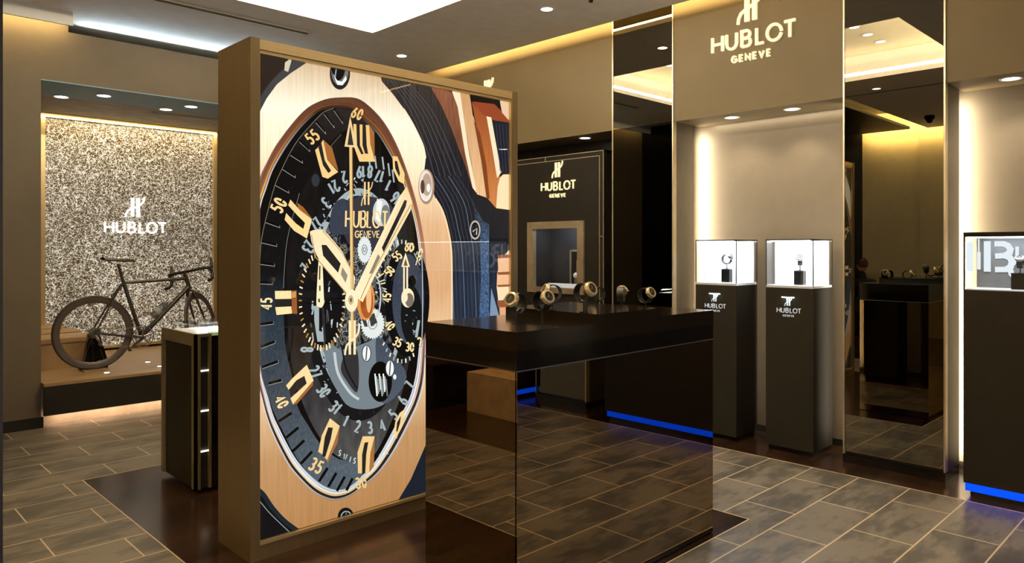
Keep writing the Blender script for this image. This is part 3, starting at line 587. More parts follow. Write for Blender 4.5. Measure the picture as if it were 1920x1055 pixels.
# ---------------------------------------------------------------- cabinet left of the lightbox
t = thing('glass_topped_cabinet', 'black cabinet with beige metal frames and a lit glass top behind the lightbox', 'cabinet', (2.3, 4.8, 0))
kx0, kx1, ky0, ky1, kz = 1.74, 3.1, 4.5, 5.07, .955
B('cabinet_body', M_black, t, (kx0+.004, kx1, ky0+.03, ky1, .03, kz)); 
MF = pbr('beige_metal', (.34, .27, .16), .4, metal=.6, var=.05)
B('end_frame', MF, t, (kx0-.012, kx0+.004, ky0, ky0+.055, .03, kz+.02), (kx0-.012, kx0+.004, ky1-.05, ky1, .03, kz+.02), (kx0-.012, kx0+.004, ky0+.055, ky1-.05, kz-.055, kz+.02))
B('end_panel', M_dark, t, (kx0, kx0+.006, ky0+.055, ky1-.05, .03, kz-.055))
B('front_frame', MF, t, (kx0-.012, kx0+.022, ky0, ky0+.02, .03, kz+.02), (kx0+.072, kx0+.088, ky0, ky0+.02, .03, kz+.02), (kx0+.022, kx0+.072, ky0, ky0+.02, kz-.0, kz+.02))
B('side_recess', M_blackm, t, (kx0+.022, kx0+.072, ky0+.02, ky0+.03, .03, kz))
for z in (.749, .504, .258): B('light_rung', emis('rung_light', (1, .85, .6), 3), t, (kx0+.022, kx0+.072, ky0+.004, ky0+.012, z-.004, z+.004))
B('front_door', M_black, t, (kx0+.088, kx1, ky0+.008, ky0+.03, .03, .60)); B('front_door', M_black, t, (kx0+.088, kx1, ky0+.008, ky0+.03, .615, .93))
B('case_floor', M_white, t, (kx0+.02, kx1, ky0+.03, ky1-.01, kz, kz+.004)); B('case_glass', M_glass, t, (kx0+.088, kx1, ky0+.010, ky0+.014, kz+.004, 1.005), (kx0+.02, kx1, ky0+.010, ky1, 1.005, 1.011))
area('case_light', (2.5, 5.03, .995), (0, -.6, -1), 1.1, .03, 6, (.95, 1, .9), updir=(1, 0, 0))
m = MB().box(kx0+.12, kx0+.22, ky0+.06, ky0+.14, kz+.004, kz+.012); tag(m.build('price_card', pbr('green_card', (.25, .55, .1), .5)), 'small green card lying in the lit cabinet top', 'card')

# ---------------------------------------------------------------- lightbox
t = LB = thing('lightbox', 'tall brass framed lightbox showing a giant gold chronograph watch photograph', 'lightbox', (2.44, 3.54, 0))
bx0, bx1, by0, by1, bz = 1.545, 3.335, 3.35, 3.72, 2.503
B('left_post', M_bronze, t, (bx0, 1.592, by0, by1, 0, bz)); B('right_post', M_bronze, t, (3.288, bx1, by0, by1, 0, bz))
B('top_beam', M_brass, t, (1.592, 3.288, by0+.004, by1, 2.452, bz-.004)); B('inner_frame', M_brass, t, (1.594, 3.286, by0+.008, by0+.03, 2.434, 2.449), (1.594, 3.286, by0+.002, by0+.03, .071, .086), (1.592, 1.597, by0+.008, by0+.03, .088, 2.434), (3.281, 3.287, by0+.008, by0+.03, .088, 2.434))
B('bottom_beam', M_bronze, t, (1.592, 3.288, by0+.006, by1, 0, .070)); B('back_panel', M_dark, t, (1.592, 3.288, by1-.02, by1-.002, .07, 2.452))
PY = by0+.028
RX0, RX1, RZ0, RZ1 = 1.597, 3.281, .088, 2.434
def PP(x, y):   # photograph point to the poster's own plane
    dx = math.cos(AL)+(x-960)/F*math.sin(AL); dy = math.sin(AL)-(x-960)/F*math.cos(AL); k = PY/dy
    return (dx*k, H-(y-HY)/F*k)
def grad(name, stops, grain=0.0, gs=(70, 1, 1.2), strength=1.22, axis=2, lo=.09, hi=2.43):
    m, tt, out = nt(name); g = tt.nodes.new('ShaderNodeNewGeometry'); sx = tt.nodes.new('ShaderNodeSeparateXYZ'); tt.links.new(g.outputs['Position'], sx.inputs[0])
    mr = N(tt, 'ShaderNodeMapRange', i_From_Min=lo, i_From_Max=hi); tt.links.new(sx.outputs[axis], mr.inputs[0])
    c = ramp(tt, mr.outputs[0], [(p, lin(q)) for p, q in stops]); e = tt.nodes.new('ShaderNodeEmission'); e.inputs[1].default_value = strength
    if grain:
        f = noise(tt, 3, sc=gs, detail=5); r2 = N(tt, 'ShaderNodeMapRange', i_From_Min=.3, i_From_Max=.7, i_To_Min=1-grain, i_To_Max=1+grain); tt.links.new(f, r2.inputs[0])
        vm = N(tt, 'ShaderNodeVectorMath', operation='SCALE'); tt.links.new(c, vm.inputs[0]); tt.links.new(r2.outputs[0], vm.inputs['Scale']); c = vm.outputs[0]
    tt.links.new(c, e.inputs[0]); tt.links.new(e.outputs[0], out.inputs[0]); return m
def flat(r, g, b, k=1.15):
    key = 'print_%d_%d_%d' % (r, g, b)
    return MATS.get(key) or emis(key, lin((r, g, b)), k)
def clip(poly):
    for ax, lim, sg in ((0, RX0, 1), (0, RX1, -1), (1, RZ0, 1), (1, RZ1, -1)):
        out = []
        for i in range(len(poly)):
            a, b = poly[i-1], poly[i]; ia = (a[ax]-lim)*sg >= 0; ib = (b[ax]-lim)*sg >= 0
            if ia != ib:
                k = (lim-a[ax])/(b[ax]-a[ax]); out.append(tuple(a[j]+(b[j]-a[j])*k for j in (0, 1)))
            if ib: out.append(b)
        poly = out
        if len(poly) < 3: return []
    return poly
from mathutils.geometry import tessellate_polygon
PM = MB(); LAY = [0]
def poly(pts, mat, conv=True, lay=True):
    q = clip([PP(*p) for p in pts] if conv else pts)
    if len(q) < 3: return
    if lay: LAY[0] += 1
    y = PY-.00003*LAY[0]; PM.mat(mat)
    q = [(round(a, 5), round(b, 5)) for a, b in q]; c = []
    for p in q:
        if not c or (abs(p[0]-c[-1][0])+abs(p[1]-c[-1][1])) > 2e-5: c.append(p)
    for tri in tessellate_polygon([[Vector((a, b, 0)) for a, b in c]]):
        a, b, d = [c[i] for i in tri]
        if (b[0]-a[0])*(d[1]-a[1])-(b[1]-a[1])*(d[0]-a[0]) < 0: b, d = d, b
        PM.face([(a[0], y, a[1]), (b[0], y, b[1]), (d[0], y, d[1])])
def Zm(ox, oy, s, pts): return [(ox+x/s, oy+y/s) for x, y in pts]
def smooth(pts, k=5, closed=True):
    n = len(pts); o = []
    rng_ = range(n if closed else n-1)
    for i in rng_:
        p0, p1, p2, p3 = (pts[(i-1) % n] if closed or i else pts[0]), pts[i], pts[(i+1) % n], (pts[(i+2) % n] if closed or i < n-2 else pts[-1])
        for j in range(k):
            t_ = j/k; o.append(tuple(.5*(2*p1[d]+(p2[d]-p0[d])*t_+(2*p0[d]-5*p1[d]+4*p2[d]-p3[d])*t_*t_+(3*p1[d]-p0[d]-3*p2[d]+p3[d])*t_**3) for d in (0, 1)))
    if not closed: o.append(pts[-1])
    return o
def ell(cx, cy, rx, ry, n=40, a0=0, a1=360, rot=0):
    r_ = math.radians(rot)
    return [(cx+rx*math.cos(a)*math.cos(r_)-ry*math.sin(a)*math.sin(r_), cy+rx*math.cos(a)*math.sin(r_)+ry*math.sin(a)*math.cos(r_)) for a in [math.radians(a0+(a1-a0)*i/n) for i in range(n+(0 if abs(a1-a0) == 360 else 1))]]
def line(pts, w_, mat, closed=False, lay=True):
    """stroke of width w_ pixels following photograph points"""
    k = len(pts); L = []; R_ = []
    for i in range(k):
        a = Vector(pts[i-1] if (i or closed) else pts[i]); b = Vector(pts[(i+1) % k] if (i < k-1 or closed) else pts[i]); d = b-a
        if d.length < 1e-6: d = Vector((1, 0))
        d.normalize(); n_ = Vector((-d.y, d.x))*w_/2; p = Vector(pts[i]); L.append(tuple(p+n_)); R_.append(tuple(p-n_))
    if lay: LAY[0] += 1
    for i in range(k if closed else k-1):
        j = (i+1) % k; poly([L[i], R_[i], R_[j], L[j]], mat, lay=False)
def ringp(outer, inner, mat):
    LAY[0] += 1; n = len(outer)
    for i in range(n):
        j = (i+1) % n; poly([outer[i], inner[i], inner[j], outer[j]], mat, lay=False)
def text(s_, cx, cy, h, mat, ang=0, wide=.7, th=.15, gap=.22, skew=0, lay=True):
    """stroke text centred at a photograph point, ang degrees clockwise"""
    if lay: LAY[0] += 1
    ws = [GL[c][0]*wide for c in s_]; tot = sum(ws)+gap*(len(s_)-1); x = -tot/2; ca, sa = math.cos(math.radians(ang)), math.sin(math.radians(ang))
    for c, w_ in zip(s_, ws):
        for st in GL[c][1]:
            q = [((x+a*wide)*h, (.5-b)*h) for a, b in st]; q = [(cx+u*ca-v*sa, cy+u*sa+v*ca) for u, v in q]; line(q, th*h, mat, lay=False)
        x += w_+gap
C_gold = grad('print_gold', [(0, (225, 185, 120)), (.45, (250, 225, 165)), (1, (235, 185, 105))], .1)
C_hand = grad('print_hand', [(0, (235, 200, 140)), (.5, (252, 232, 190)), (1, (225, 190, 130))], .06, gs=(20, 1, 20))
C_orange = grad('print_orange', [(0, (165, 115, 65)), (.5, (150, 85, 40)), (1, (165, 110, 55))], .15)
C_bezel = grad('print_bezel', [(0, (176, 128, 80)), (.16, (190, 145, 98)), (.33, (236, 205, 160)), (.5, (215, 165, 120)), (.66, (225, 180, 135)), (.80, (252, 232, 195)), (.90, (255, 246, 220)), (1, (214, 186, 148))], .13)
C_black = flat(16, 13, 11); C_bk2 = flat(30, 27, 26); C_silver = flat(165, 178, 180); C_pale = flat(200, 214, 214); C_white = flat(240, 244, 240)
C_bluegrey = grad('print_bluegrey', [(0, (92, 104, 116)), (.5, (58, 64, 78)), (1, (54, 56, 66))], .25, gs=(40, 1, 40))
C_flange = grad('print_flange', [(.1, (84, 94, 102)), (.3, (62, 70, 78)), (.45, (44, 54, 64)), (.55, (22, 20, 20)), (.8, (20, 17, 16)), (.92, (44, 38, 36))], .22, gs=(30, 1, 14))
C_rim = grad('print_rim', [(.0, (120, 120, 118)), (.1, (205, 205, 205)), (.28, (176, 160, 172)), (.45, (190, 140, 120)), (.7, (150, 100, 75)), (.85, (112, 66, 44)), (1, (70, 42, 30))], .12, gs=(6, 1, 6))
C_sideb = grad('print_ribbed', [(.0, (30, 36, 44)), (.5, (36, 45, 60)), (.62, (26, 27, 32)), (.85, (38, 36, 40)), (1, (60, 52, 46))], .55, gs=(60, 1, .6))
C_well = grad('print_well', [(0, (92, 92, 90)), (.25, (60, 58, 58)), (.4, (26, 24, 23)), (1, (24, 20, 18))], .3, gs=(8, 1, 3))
C_copper = grad('print_copper', [(.7, (100, 56, 36)), (1, (140, 88, 62))], .3, gs=(50, 1, 3)); C_tanstrip = grad('print_tanstrip', [(.7, (236, 190, 140)), (1, (205, 155, 108))], .15)
C_cream = flat(255, 232, 196); C_org2 = grad('print_org2', [(.7, (205, 130, 70)), (.9, (170, 95, 50)), (1, (150, 70, 38))], .1); C_crown = grad('print_crown', [(.45, (225, 165, 120)), (.6, (250, 205, 160)), (.68, (215, 150, 105))], .08)
# backing
C_tl = flat(44, 33, 25)
poly([(RX0, RZ0), (RX1, RZ0), (RX1, RZ1), (RX0, RZ1)], C_tl, conv=False)
poly([(475, 905), (495, 925), (530, 972), (572, 1010), (470, 1060)], flat(18, 18, 20))
# ribbed black case side on the right
poly([(700, 120), (809, 160), (818, 182), (827, 197), (845, 238), (859, 275), (873, 313), (887, 354), (893, 365), (918, 375), (930, 393), (975, 396), (975, 760), (840, 960), (700, 1010), (700, 800)], C_sideb)
for k in range(9):
    x0 = 852+k*7; line(smooth([(x0-62+k*1.5, 330), (x0-30+k, 380), (x0-14, 430), (x0-6, 480), (x0, 620)], closed=False), 1.3, flat(62, 66, 78) if k % 3 else flat(96, 112, 136))
for k in range(6): line(smooth([(732+k*6, 150), (770+k*8, 208), (800+k*9, 280), (815+k*10, 330)], closed=False), 1.2, flat(84, 80, 84))
C_spk = grad('print_speckle', [(.4, (70, 95, 130)), (.6, (66, 88, 118)), (.7, (48, 54, 66))], .8, gs=(26, 1, 26))
poly([(884, 372), (904, 412), (917, 420), (917, 600), (898, 600), (902, 520), (900, 440)], C_spk); poly([(921, 540), (938, 600), (918, 600)], flat(128, 150, 176))
poly([(560, 1010), (735, 955), (744, 941), (796, 838), (830, 700), (850, 1000)], flat(28, 34, 44))
# copper parts at the upper right
poly([(806, 160), (845, 172), (857, 188), (868, 240), (878, 300), (892, 362), (884, 348), (873, 313), (859, 275), (845, 238), (827, 197)], C_copper)
poly([(846, 168), (864, 172), (870, 225), (880, 290), (894, 362), (886, 352), (872, 288), (858, 200)], C_cream)
poly([(862, 170), (880, 175), (884, 200), (890, 227), (903, 290), (917, 372), (894, 364), (881, 290), (870, 225)], C_tanstrip)
poly([(880, 172), (938, 184), (936, 205), (884, 192), (892, 228), (886, 215)], flat(24, 20, 16))
poly([(884, 191), (914, 218), (925, 260), (937, 331), (930, 390), (916, 374), (905, 300), (892, 230)], C_org2)
poly([(888, 226), (900, 250), (912, 310), (918, 372), (912, 372), (902, 300)], flat(130, 66, 32)); poly([(885, 190), (927, 195), (946, 215), (956, 230), (923, 225), (905, 214)], flat(150, 70, 40))
poly([(912, 218), (921, 220), (930, 270), (940, 322), (932, 334), (923, 280)], C_cream)
poly([(924, 226), (960, 232), (960, 326), (939, 321), (930, 270)], flat(30, 32, 40))
for k in range(5): line([(930+k*6, 232), (938+k*5.5, 322)], 1.2, flat(58, 60, 78))
poly([(937, 333), (943, 327), (975, 326), (975, 396), (930, 390), (933, 350)], flat(252, 226, 180)); poly([(937, 189), (975, 190), (975, 230), (955, 227), (941, 211)], flat(236, 200, 160))
# ribbed crown on the right
poly([(975, 462), (955, 467), (946, 478), (937, 495), (932, 512), (931, 537), (936, 575), (940, 640), (975, 640)], C_crown)
for a, b in ((478, 484), (510, 514), (534, 537), (562, 575)): poly([(932, a), (975, a-2), (975, b), (934, b+1)], flat(150, 88, 56))
poly([(933, 484), (975, 482), (975, 508), (934, 510)], flat(240, 190, 145)); poly([(931, 538), (975, 536), (975, 560), (934, 563)], flat(255, 222, 180))
# screw on the black side
ringp(ell(890.5, 431, 10, 18), ell(890.5, 431, 7.5, 14.5), flat(190, 180, 165)); ringp(ell(890.5, 431, 7.5, 14.5), ell(890.5, 431, 5.5, 11), C_black); line([(886, 434), (894, 428), (893, 440)], 2, C_pale)
# bezel with its dark edge
BZ = [(480, 226), (490, 203), (500, 184), (519, 158), (545, 137), (574, 118), (600, 100), (700, 100), (716, 153), (737, 177), (757, 204), (773, 230), (786, 256), (794, 275), (798, 296), (795, 322), (806, 340), (815, 370), (828, 392), (838, 425), (845, 465), (847.5, 512), (847.5, 600), (843, 660), (833, 720), (815, 790), (796, 838), (770, 898), (744, 941), (735, 990), (690, 1030), (580, 1030), (565, 999), (528, 973), (505, 945), (490, 925), (470, 905), (470, 400)]
EDGE = smooth([(476, 206), (485, 187), (500, 163), (520, 140), (541, 121), (560, 108), (586, 112), (560, 126), (533, 147), (513, 167), (497, 189), (480, 226)])
poly(EDGE, flat(66, 64, 66)); poly([(534, 117), (548, 108), (540, 135), (533, 132)], flat(214, 200, 176))
poly(BZ, C_bezel)
line(smooth([(476, 912), (493, 926), (510, 951), (534, 977), (566, 1000)], closed=False), 9, flat(30, 38, 46)); line(smooth([(470, 918), (490, 943), (510, 966), (548, 1002)], closed=False), 1.6, flat(140, 150, 150))
line(smooth([(757, 204), (773, 230), (786, 256), (794, 275), (798, 296)], closed=False), 2, flat(255, 236, 196)); line(smooth([(816, 372), (829, 394), (839, 427), (846, 471), (847, 545), (847, 620)], closed=False), 3, flat(255, 222, 175))
# bezel screws
poly(ell(637, 138, 19, 30), flat(40, 32, 28)); poly(ell(637, 134, 16, 26), flat(120, 118, 112)); poly(ell(634, 126, 13, 25), C_black); poly([(624, 138), (632, 151), (641, 153), (648, 142), (650, 149), (642, 160), (632, 159)], C_white); line([(630, 130), (628, 145)], 2, C_silver)
poly(ell(799, 350, 15, 33), flat(176, 140, 110)); poly(ell(798, 348, 12.5, 29), flat(236, 224, 212)); poly(ell(800, 346, 9, 21), flat(190, 160, 140)); poly(ell(792, 350, 4, 13), flat(90, 64, 50)); poly(ell(803, 352, 3.5, 8), C_white); line(ell(798, 350, 11, 26, 16, 20, 170), 2.5, C_white)
poly(ell(648, 968, 15, 17), flat(22, 20, 20)); line(ell(649, 970, 10, 12, 14, 180, 380), 2, C_silver); line([(645, 974), (650, 958)], 2, flat(110, 100, 90))
# dial rim
OUT = [(637, 182.6), (668, 184), (692, 199), (719, 228), (742, 268), (760, 312), (775, 359), (788, 412), (797, 470), (800.5, 545), (799, 610), (796, 703), (786, 750), (770, 787), (752, 824), (731, 860), (707, 890), (680, 912), (655, 930), (628, 938), (606, 933), (586, 922), (565, 902), (544, 878), (527, 848), (512, 817), (500, 785), (491, 752), (474, 680), (466, 600), (463, 520), (466, 440), (475, 380), (487, 332), (500, 304), (514, 277), (530, 254), (548, 231), (566, 211), (584, 197), (610, 186)]
INN = [(637, 198), (662, 203), (684, 224), (707, 246), (727, 277), (748, 318), (765, 365), (779, 416), (787, 470), (791, 545), (790, 610), (783, 690), (772, 740), (757, 772), (739, 806), (722, 838), (702, 871), (678, 896), (655, 915), (630, 921), (608, 915), (590, 903), (570, 884), (551, 860), (535, 832), (520, 802), (509, 777), (496, 728), (484, 670), (477, 600), (474, 520), (477, 445), (487, 383), (497, 352), (508, 320), (524, 290), (540, 265), (558, 241), (576, 222), (596, 206), (617, 199)]
O_, I_ = smooth(OUT, 3), smooth(INN, 3); ringp(O_, I_, C_rim)
def lerp(a, b, k): return [(p[0]+(q[0]-p[0])*k, p[1]+(q[1]-p[1])*k) for p, q in zip(a, b)]
ringp(lerp(O_, I_, .72), lerp(O_, I_, .88), grad('print_rimline', [(0, (240, 220, 170)), (.2, (230, 235, 245)), (.5, (250, 235, 225)), (.7, (245, 190, 90)), (.8, (190, 120, 50)), (.95, (60, 38, 26))]))
ringp(O_, lerp(O_, I_, .12), grad('print_rimedge', [(0, (120, 90, 60)), (.3, (235, 225, 225)), (.6, (176, 130, 110)), (1, (60, 34, 24))]))
ringp(lerp(O_, I_, .2), lerp(O_, I_, .5), grad('print_rimdark', [(0, (40, 34, 30)), (.25, (46, 40, 40)), (.42, (150, 110, 95)), (.6, (170, 120, 96)), (.75, (120, 76, 54)), (1, (90, 54, 38))]))
ringp(lerp(O_, I_, .5), lerp(O_, I_, .6), grad('print_rimgold', [(0, (225, 180, 90)), (.2, (240, 215, 150)), (.4, (190, 150, 130)), (.7, (150, 98, 70)), (1, (80, 48, 34))]))
cI = (640, 560); poly(I_, flat(20, 16, 13))
ringp([I_[i] for i in range(len(I_))], lerp(I_, [cI]*len(I_), .012), grad('print_innerline', [(0, (180, 195, 205)), (.5, (235, 235, 235)), (.72, (200, 200, 200)), (.9, (60, 44, 34)), (1, (40, 28, 20))]))
# minute track
FL = [(637, 203), (607, 209), (589, 225), (559.6, 259), (543, 286), (529, 314), (516, 345), (505, 380), (497, 413), (489.5, 451), (484, 500), (481, 560), (483, 620), (488, 690), (499, 735), (513, 772), (532, 812), (548, 845), (566, 872), (588, 897), (612, 913), (634, 918), (655, 912), (680, 888), (667, 866), (634, 860), (602, 834), (577, 796), (557, 760), (546, 700), (535, 652), (532, 591), (531, 538), (533, 500), (537, 456), (545, 420), (556, 382), (572, 345), (590, 310), (612, 275), (639, 249), (665, 240), (690, 262), (704, 262), (690, 238), (668, 212)]
poly(smooth(FL, 3), C_flange)
poly(smooth([(545, 430), (560, 375), (590, 315), (640, 255), (690, 262), (725, 320), (755, 400), (770, 500), (772, 620), (762, 700), (745, 760), (715, 830), (690, 862), (655, 866), (620, 845), (590, 805), (565, 750), (548, 690), (538, 600), (537, 500)], 3), C_well)
for a, b, c_, d in ((625.6, 204, 641.5, 229), (607, 211, 625.6, 237), (591.5, 227, 609.7, 248.5), (560.8, 263, 580, 281.5), (543.7, 288, 566.4, 303), (529, 314.5, 552.8, 330.4), (516, 344.6, 540.7, 359), (497, 414, 523.6, 424), (489.5, 452, 518, 459), (487.6, 492.5, 514, 496), (487, 529, 510, 530), (487, 608, 512, 604), (489, 650, 515, 640), (491, 688, 521, 677), (502.6, 718.7, 528, 712), (522, 789.6, 546, 773.5), (536, 820, 559, 801), (547.7, 846, 570, 825), (563.8, 868.5, 584.7, 846), (597.6, 902, 613.7, 876.6), (615, 912, 630, 886), (631, 920, 646, 892.7), (649, 919, 660.5, 896)):
    line([(a, b), (c_, d)], 5 if b > 480 else 3.6, C_black)
    if b < 720: line([(a, b+3), (c_+1, d+3), (c_, d-2)], 1.2, flat(150, 152, 150), lay=False)
line(smooth([(625, 203), (607, 210), (590, 226), (560, 260), (543, 287), (529, 315), (514, 350), (497, 414), (489, 455), (486, 500)], closed=False), 1.3, flat(120, 110, 96))
line(smooth([(531, 540), (533, 500), (537, 456), (546, 415), (561, 362)], closed=False), 1.2, flat(112, 112, 112)); line(smooth([(600, 310), (612, 284), (639, 252)], closed=False), 1.5, flat(90, 86, 84))
# movement: date disc, bridges, gears
def movement():
    m, tt, out = nt('print_movement'); f = noise(tt, 22, detail=1.5, sc=(1.6, 1, .8)); e = tt.nodes.new('ShaderNodeEmission')
    c = ramp(tt, f, [(.0, (.008, .007, .006)), (.44, (.012, .011, .012)), (.475, (.10, .115, .13)), (.50, (.012, .012, .012)), (.53, (.03, .03, .032)), (.555, (.55, .6, .6)), (.57, (.02, .02, .02)), (.62, (.09, .085, .08)), (.65, (.5, .4, .24)), (.67, (.02, .018, .015))])
    tt.links.new(c, e.inputs[0]); tt.links.new(e.outputs[0], out.inputs[0]); return m
DR = lambda k, n=60, a0=0, a1=360: ell(672, 552, 100*k, 232*k, n, a0, a1)
poly(DR(1.02, 60), flat(26, 24, 24)); poly(DR(.80), movement())
ringp(DR(.86), DR(.80), C_silver)
LAY[0] += 1
for k in range(40):
    a = k*9; q = ell(672, 552, 83, 192.5, 1, a, a+.1)[0]; q2 = ell(672, 552, 83, 192.5, 1, a+4, a+4.1)[0]
    if k % 2: line([q, q2], 7, flat(24, 26, 28), lay=False)
digs = ['8', '27', '30', '31', '1', '2', '3', '4', '5', '6', '7', '28', '26', '25', '24', '23', '22', '21', '20', '19', '18', '17', '16', '15', '14', '13', '12', '11']
for k, (x, y, s_, an) in enumerate(((575, 655, '8', 90), (590, 697, '27', 62), (606, 732, '30', 55), (627, 763, '31', 38), (647, 788, '1', 25), (670, 799, '2', 12), (693, 801, '3', -5), (716, 797, '4', -20), (737, 777, '5', -40), (754, 750, '6', -55), (768, 722, '7', -60), (574, 500, '2', 110), (579, 462, '23', 115), (594, 420, '22', 125), (611, 380, '3', 140), (626, 350, '21', 150), (645, 332, '2', 165), (676, 322, '19', 178), (693, 322, '8', 185), (711, 330, '17', 195), (728, 348, '1', 205), (742, 372, '16', 215))):
    text(s_, x, y, 21, C_silver, an, .62, .2, .2)
rr = random.Random(5)
for k in range(150):
    a = rr.uniform(0, 6.283); r_ = rr.uniform(.80, 1.0); x, y = 672+98*r_*math.cos(a), 552+228*r_*math.sin(a)
    if x > 640 or y > 600 or y < 420: line([(x, y), (x+rr.uniform(-5, 5), y+rr.uniform(-7, 7))], rr.uniform(1, 2.6), rr.choice([C_silver, flat(95, 100, 104), flat(40, 40, 42), C_pale]), lay=k % 15 == 0)
for x, y, w_, a in ((690, 300, 3, 10), (702, 304, 3, 12), (716, 306, 3, 15), (727, 318, 3, 20), (735, 330, 3, 24)): line([(x, y-12), (x+3, y+12)], w_, C_silver)
for k in range(26):   # jumble of bright reflections under the hands
    a = random.uniform(0, 6.28); r_ = random.uniform(.15, .74); x, y = 672+98*r_*math.cos(a), 545+225*r_*math.sin(a); d = random.uniform(-14, 14)
    line([(x, y), (x+random.uniform(-6, 6), y+d)], random.uniform(1.5, 4), random.choice([C_pale, flat(90, 96, 98), flat(150, 160, 160), C_black, flat(200, 170, 110)]))
poly(smooth([(642, 392), (662, 372), (690, 368), (728, 380), (745, 420), (730, 455), (700, 470), (660, 462), (645, 440)]), flat(58, 56, 62)); poly(smooth([(624, 385), (648, 375), (655, 430), (640, 440), (618, 432)]), C_bluegrey); poly(ell(714, 398, 16, 26), flat(205, 208, 205)); poly(ell(722, 404, 9, 20), flat(120, 124, 126)); poly([(706, 372), (716, 378), (712, 420), (703, 410)], C_white)
poly(smooth([(610, 640), (640, 655), (690, 640), (705, 630), (720, 650), (752, 690), (760, 710), (735, 745), (700, 765), (655, 762), (630, 730), (612, 690)]), flat(118, 130, 136)); poly(smooth([(706, 628), (740, 668), (760, 700), (748, 735), (716, 755), (706, 700)]), C_bluegrey)
poly(smooth([(650, 655), (668, 655), (672, 700), (668, 735), (650, 715), (638, 690)]), flat(52, 50, 50)); line(smooth([(626, 660), (633, 700), (655, 735), (672, 748)], closed=False), 5, flat(196, 204, 204)); line(smooth([(640, 650), (648, 690), (668, 728)], closed=False), 3, flat(24, 24, 26))
poly(ell(712, 715, 22, 38), C_black); 
for k in range(9): line([(702+k*2.6, 700+(k % 3)*5), (706+k*2.4, 742-(k % 4)*4)], 2.6, (C_white, C_silver, flat(120, 122, 120))[k % 3])
for x, y in ((686, 662), (730, 690)): poly(ell(x, y, 8, 15), C_white); line(ell(x, y, 8, 15), 1.5, flat(60, 64, 66), True); line([(x+1, y-13), (x-1, y+13)], 2.5, flat(90, 96, 98))
poly(ell(739, 706, 3, 5), C_white)
# left small dial
poly(ell(603, 563, 40, 88), flat(22, 20, 20)); LAY[0] += 1
for k in range(46):
    a = 360/46*k; p, q = ell(603, 563, 44, 95, 1, a, a+1)[0], ell(603, 563, 38, 84, 1, a, a+1)[0]; line([p, q], 2.6, (C_gold, C_cream, flat(180, 130, 60))[k % 3], lay=False)
for k in range(16): x = random.uniform(580, 632); y = random.uniform(505, 630); line([(x, y), (x+random.uniform(-4, 4), y+random.uniform(6, 26))], random.uniform(1, 3), random.choice([C_silver, flat(90, 92, 90), C_pale, flat(70, 70, 72)]))
poly([(588, 573), (597, 573), (597, 620), (606, 622), (606, 640), (594, 640), (588, 600)], C_silver); line([(570, 559), (640, 559)], 2.2, C_black); line([(570, 568), (640, 568)], 2.2, C_black); line([(604, 576), (608, 640)], 4, flat(48, 48, 52))
poly(smooth([(596, 490), (599, 483), (603, 490), (606, 555), (607, 566), (602, 576), (595, 574), (592, 564)]), C_hand); line([(598.5, 498), (598, 524)], 2.6, flat(60, 50, 40)); line([(598.5, 535), (598.5, 545)], 2.6, flat(60, 50, 40)); poly(ell(597, 563, 2, 4), flat(90, 80, 60))
# right small dial
poly(ell(762, 560, 42, 108), flat(18, 17, 18)); poly(ell(764, 560, 30, 84), C_bluegrey); poly(ell(770, 590, 20, 55), flat(24, 24, 24)); LAY[0] += 1
for k in range(40):
    a = 360/40*k; p, q = ell(752, 565, 50, 116, 1, a, a+1)[0], ell(752, 565, 46, 108, 1, a, a+1)[0]
    if 60 < a < 320: line([p, q], 2.6, C_cream if k % 2 else C_silver, lay=False)
for x, y, s_, an in ((743, 480, '55', -35), (766, 463, '60', 8), (787, 474, '0', 15), (729, 508, '50', -55), (724, 558, '45', -88), (729, 609, '40', -130+180), (744, 641, '35', 25), (767, 650, '30', 4), (786, 640, '2', -15)): text(s_, x, y, 15, C_gold, an, .72, .2, .2)
line(ell(788, 560, 3, 90, 20, -90, 90), 2, C_silver); line([(784, 600), (779, 632)], 5, C_silver)
for k in range(10): x = random.uniform(752, 782); y = random.uniform(575, 630); line([(x, y), (x+random.uniform(-6, 6), y+random.uniform(-8, 8))], 1.6, random.choice([C_silver, flat(120, 122, 120)]))
poly(ell(771, 527, 7, 11), C_black)
line([(756, 545), (756, 498)], 3, C_hand); line([(762, 545), (762, 498)], 3, C_hand); poly([(759, 473), (767, 500), (751, 500)], C_hand); poly([(759, 484), (763, 498), (755, 498)], flat(120, 80, 60)); poly(ell(763, 558, 12, 18), C_hand); poly(ell(766, 562, 8, 13), flat(120, 112, 100)); poly(ell(758, 557, 5, 9), C_cream)
line([(775, 474), (786, 497)], 2, C_silver); line([(784, 476), (778, 497)], 2, C_gold)
# gears and copper hub
def gear(cx, cy, rx, ry, n, mat, dark):
    pts = []
    for i in range(n*2): k = 1.0 if i % 2 else .88; a = math.pi*i/n; pts.append((cx+rx*k*math.cos(a), cy+ry*k*math.sin(a)))
    poly(pts, mat); line(ell(cx, cy, rx*.35, ry*.35), 1.2, dark, True); line(ell(cx, cy, rx*.16, ry*.16), 1.2, dark, True)
gear(682, 468, 13.5, 26, 22, flat(226, 232, 230), flat(90, 96, 96)); gear(697, 606, 23, 30, 30, flat(226, 232, 228), flat(110, 116, 116)); poly([(690, 592), (700, 586), (706, 604), (694, 612)], flat(60, 60, 58)); poly([(676, 596), (684, 594), (688, 612), (682, 612)], flat(60, 60, 58))
poly(ell(684, 562, 17, 38), flat(222, 150, 80)); poly(ell(686, 566, 12, 30), flat(170, 90, 40)); poly(ell(690, 560, 5, 26), flat(240, 190, 130)); poly(ell(679, 556, 4, 22), flat(150, 78, 34)); line(ell(700, 556, 12, 40, 16, -80, 80), 2.5, flat(200, 206, 200))
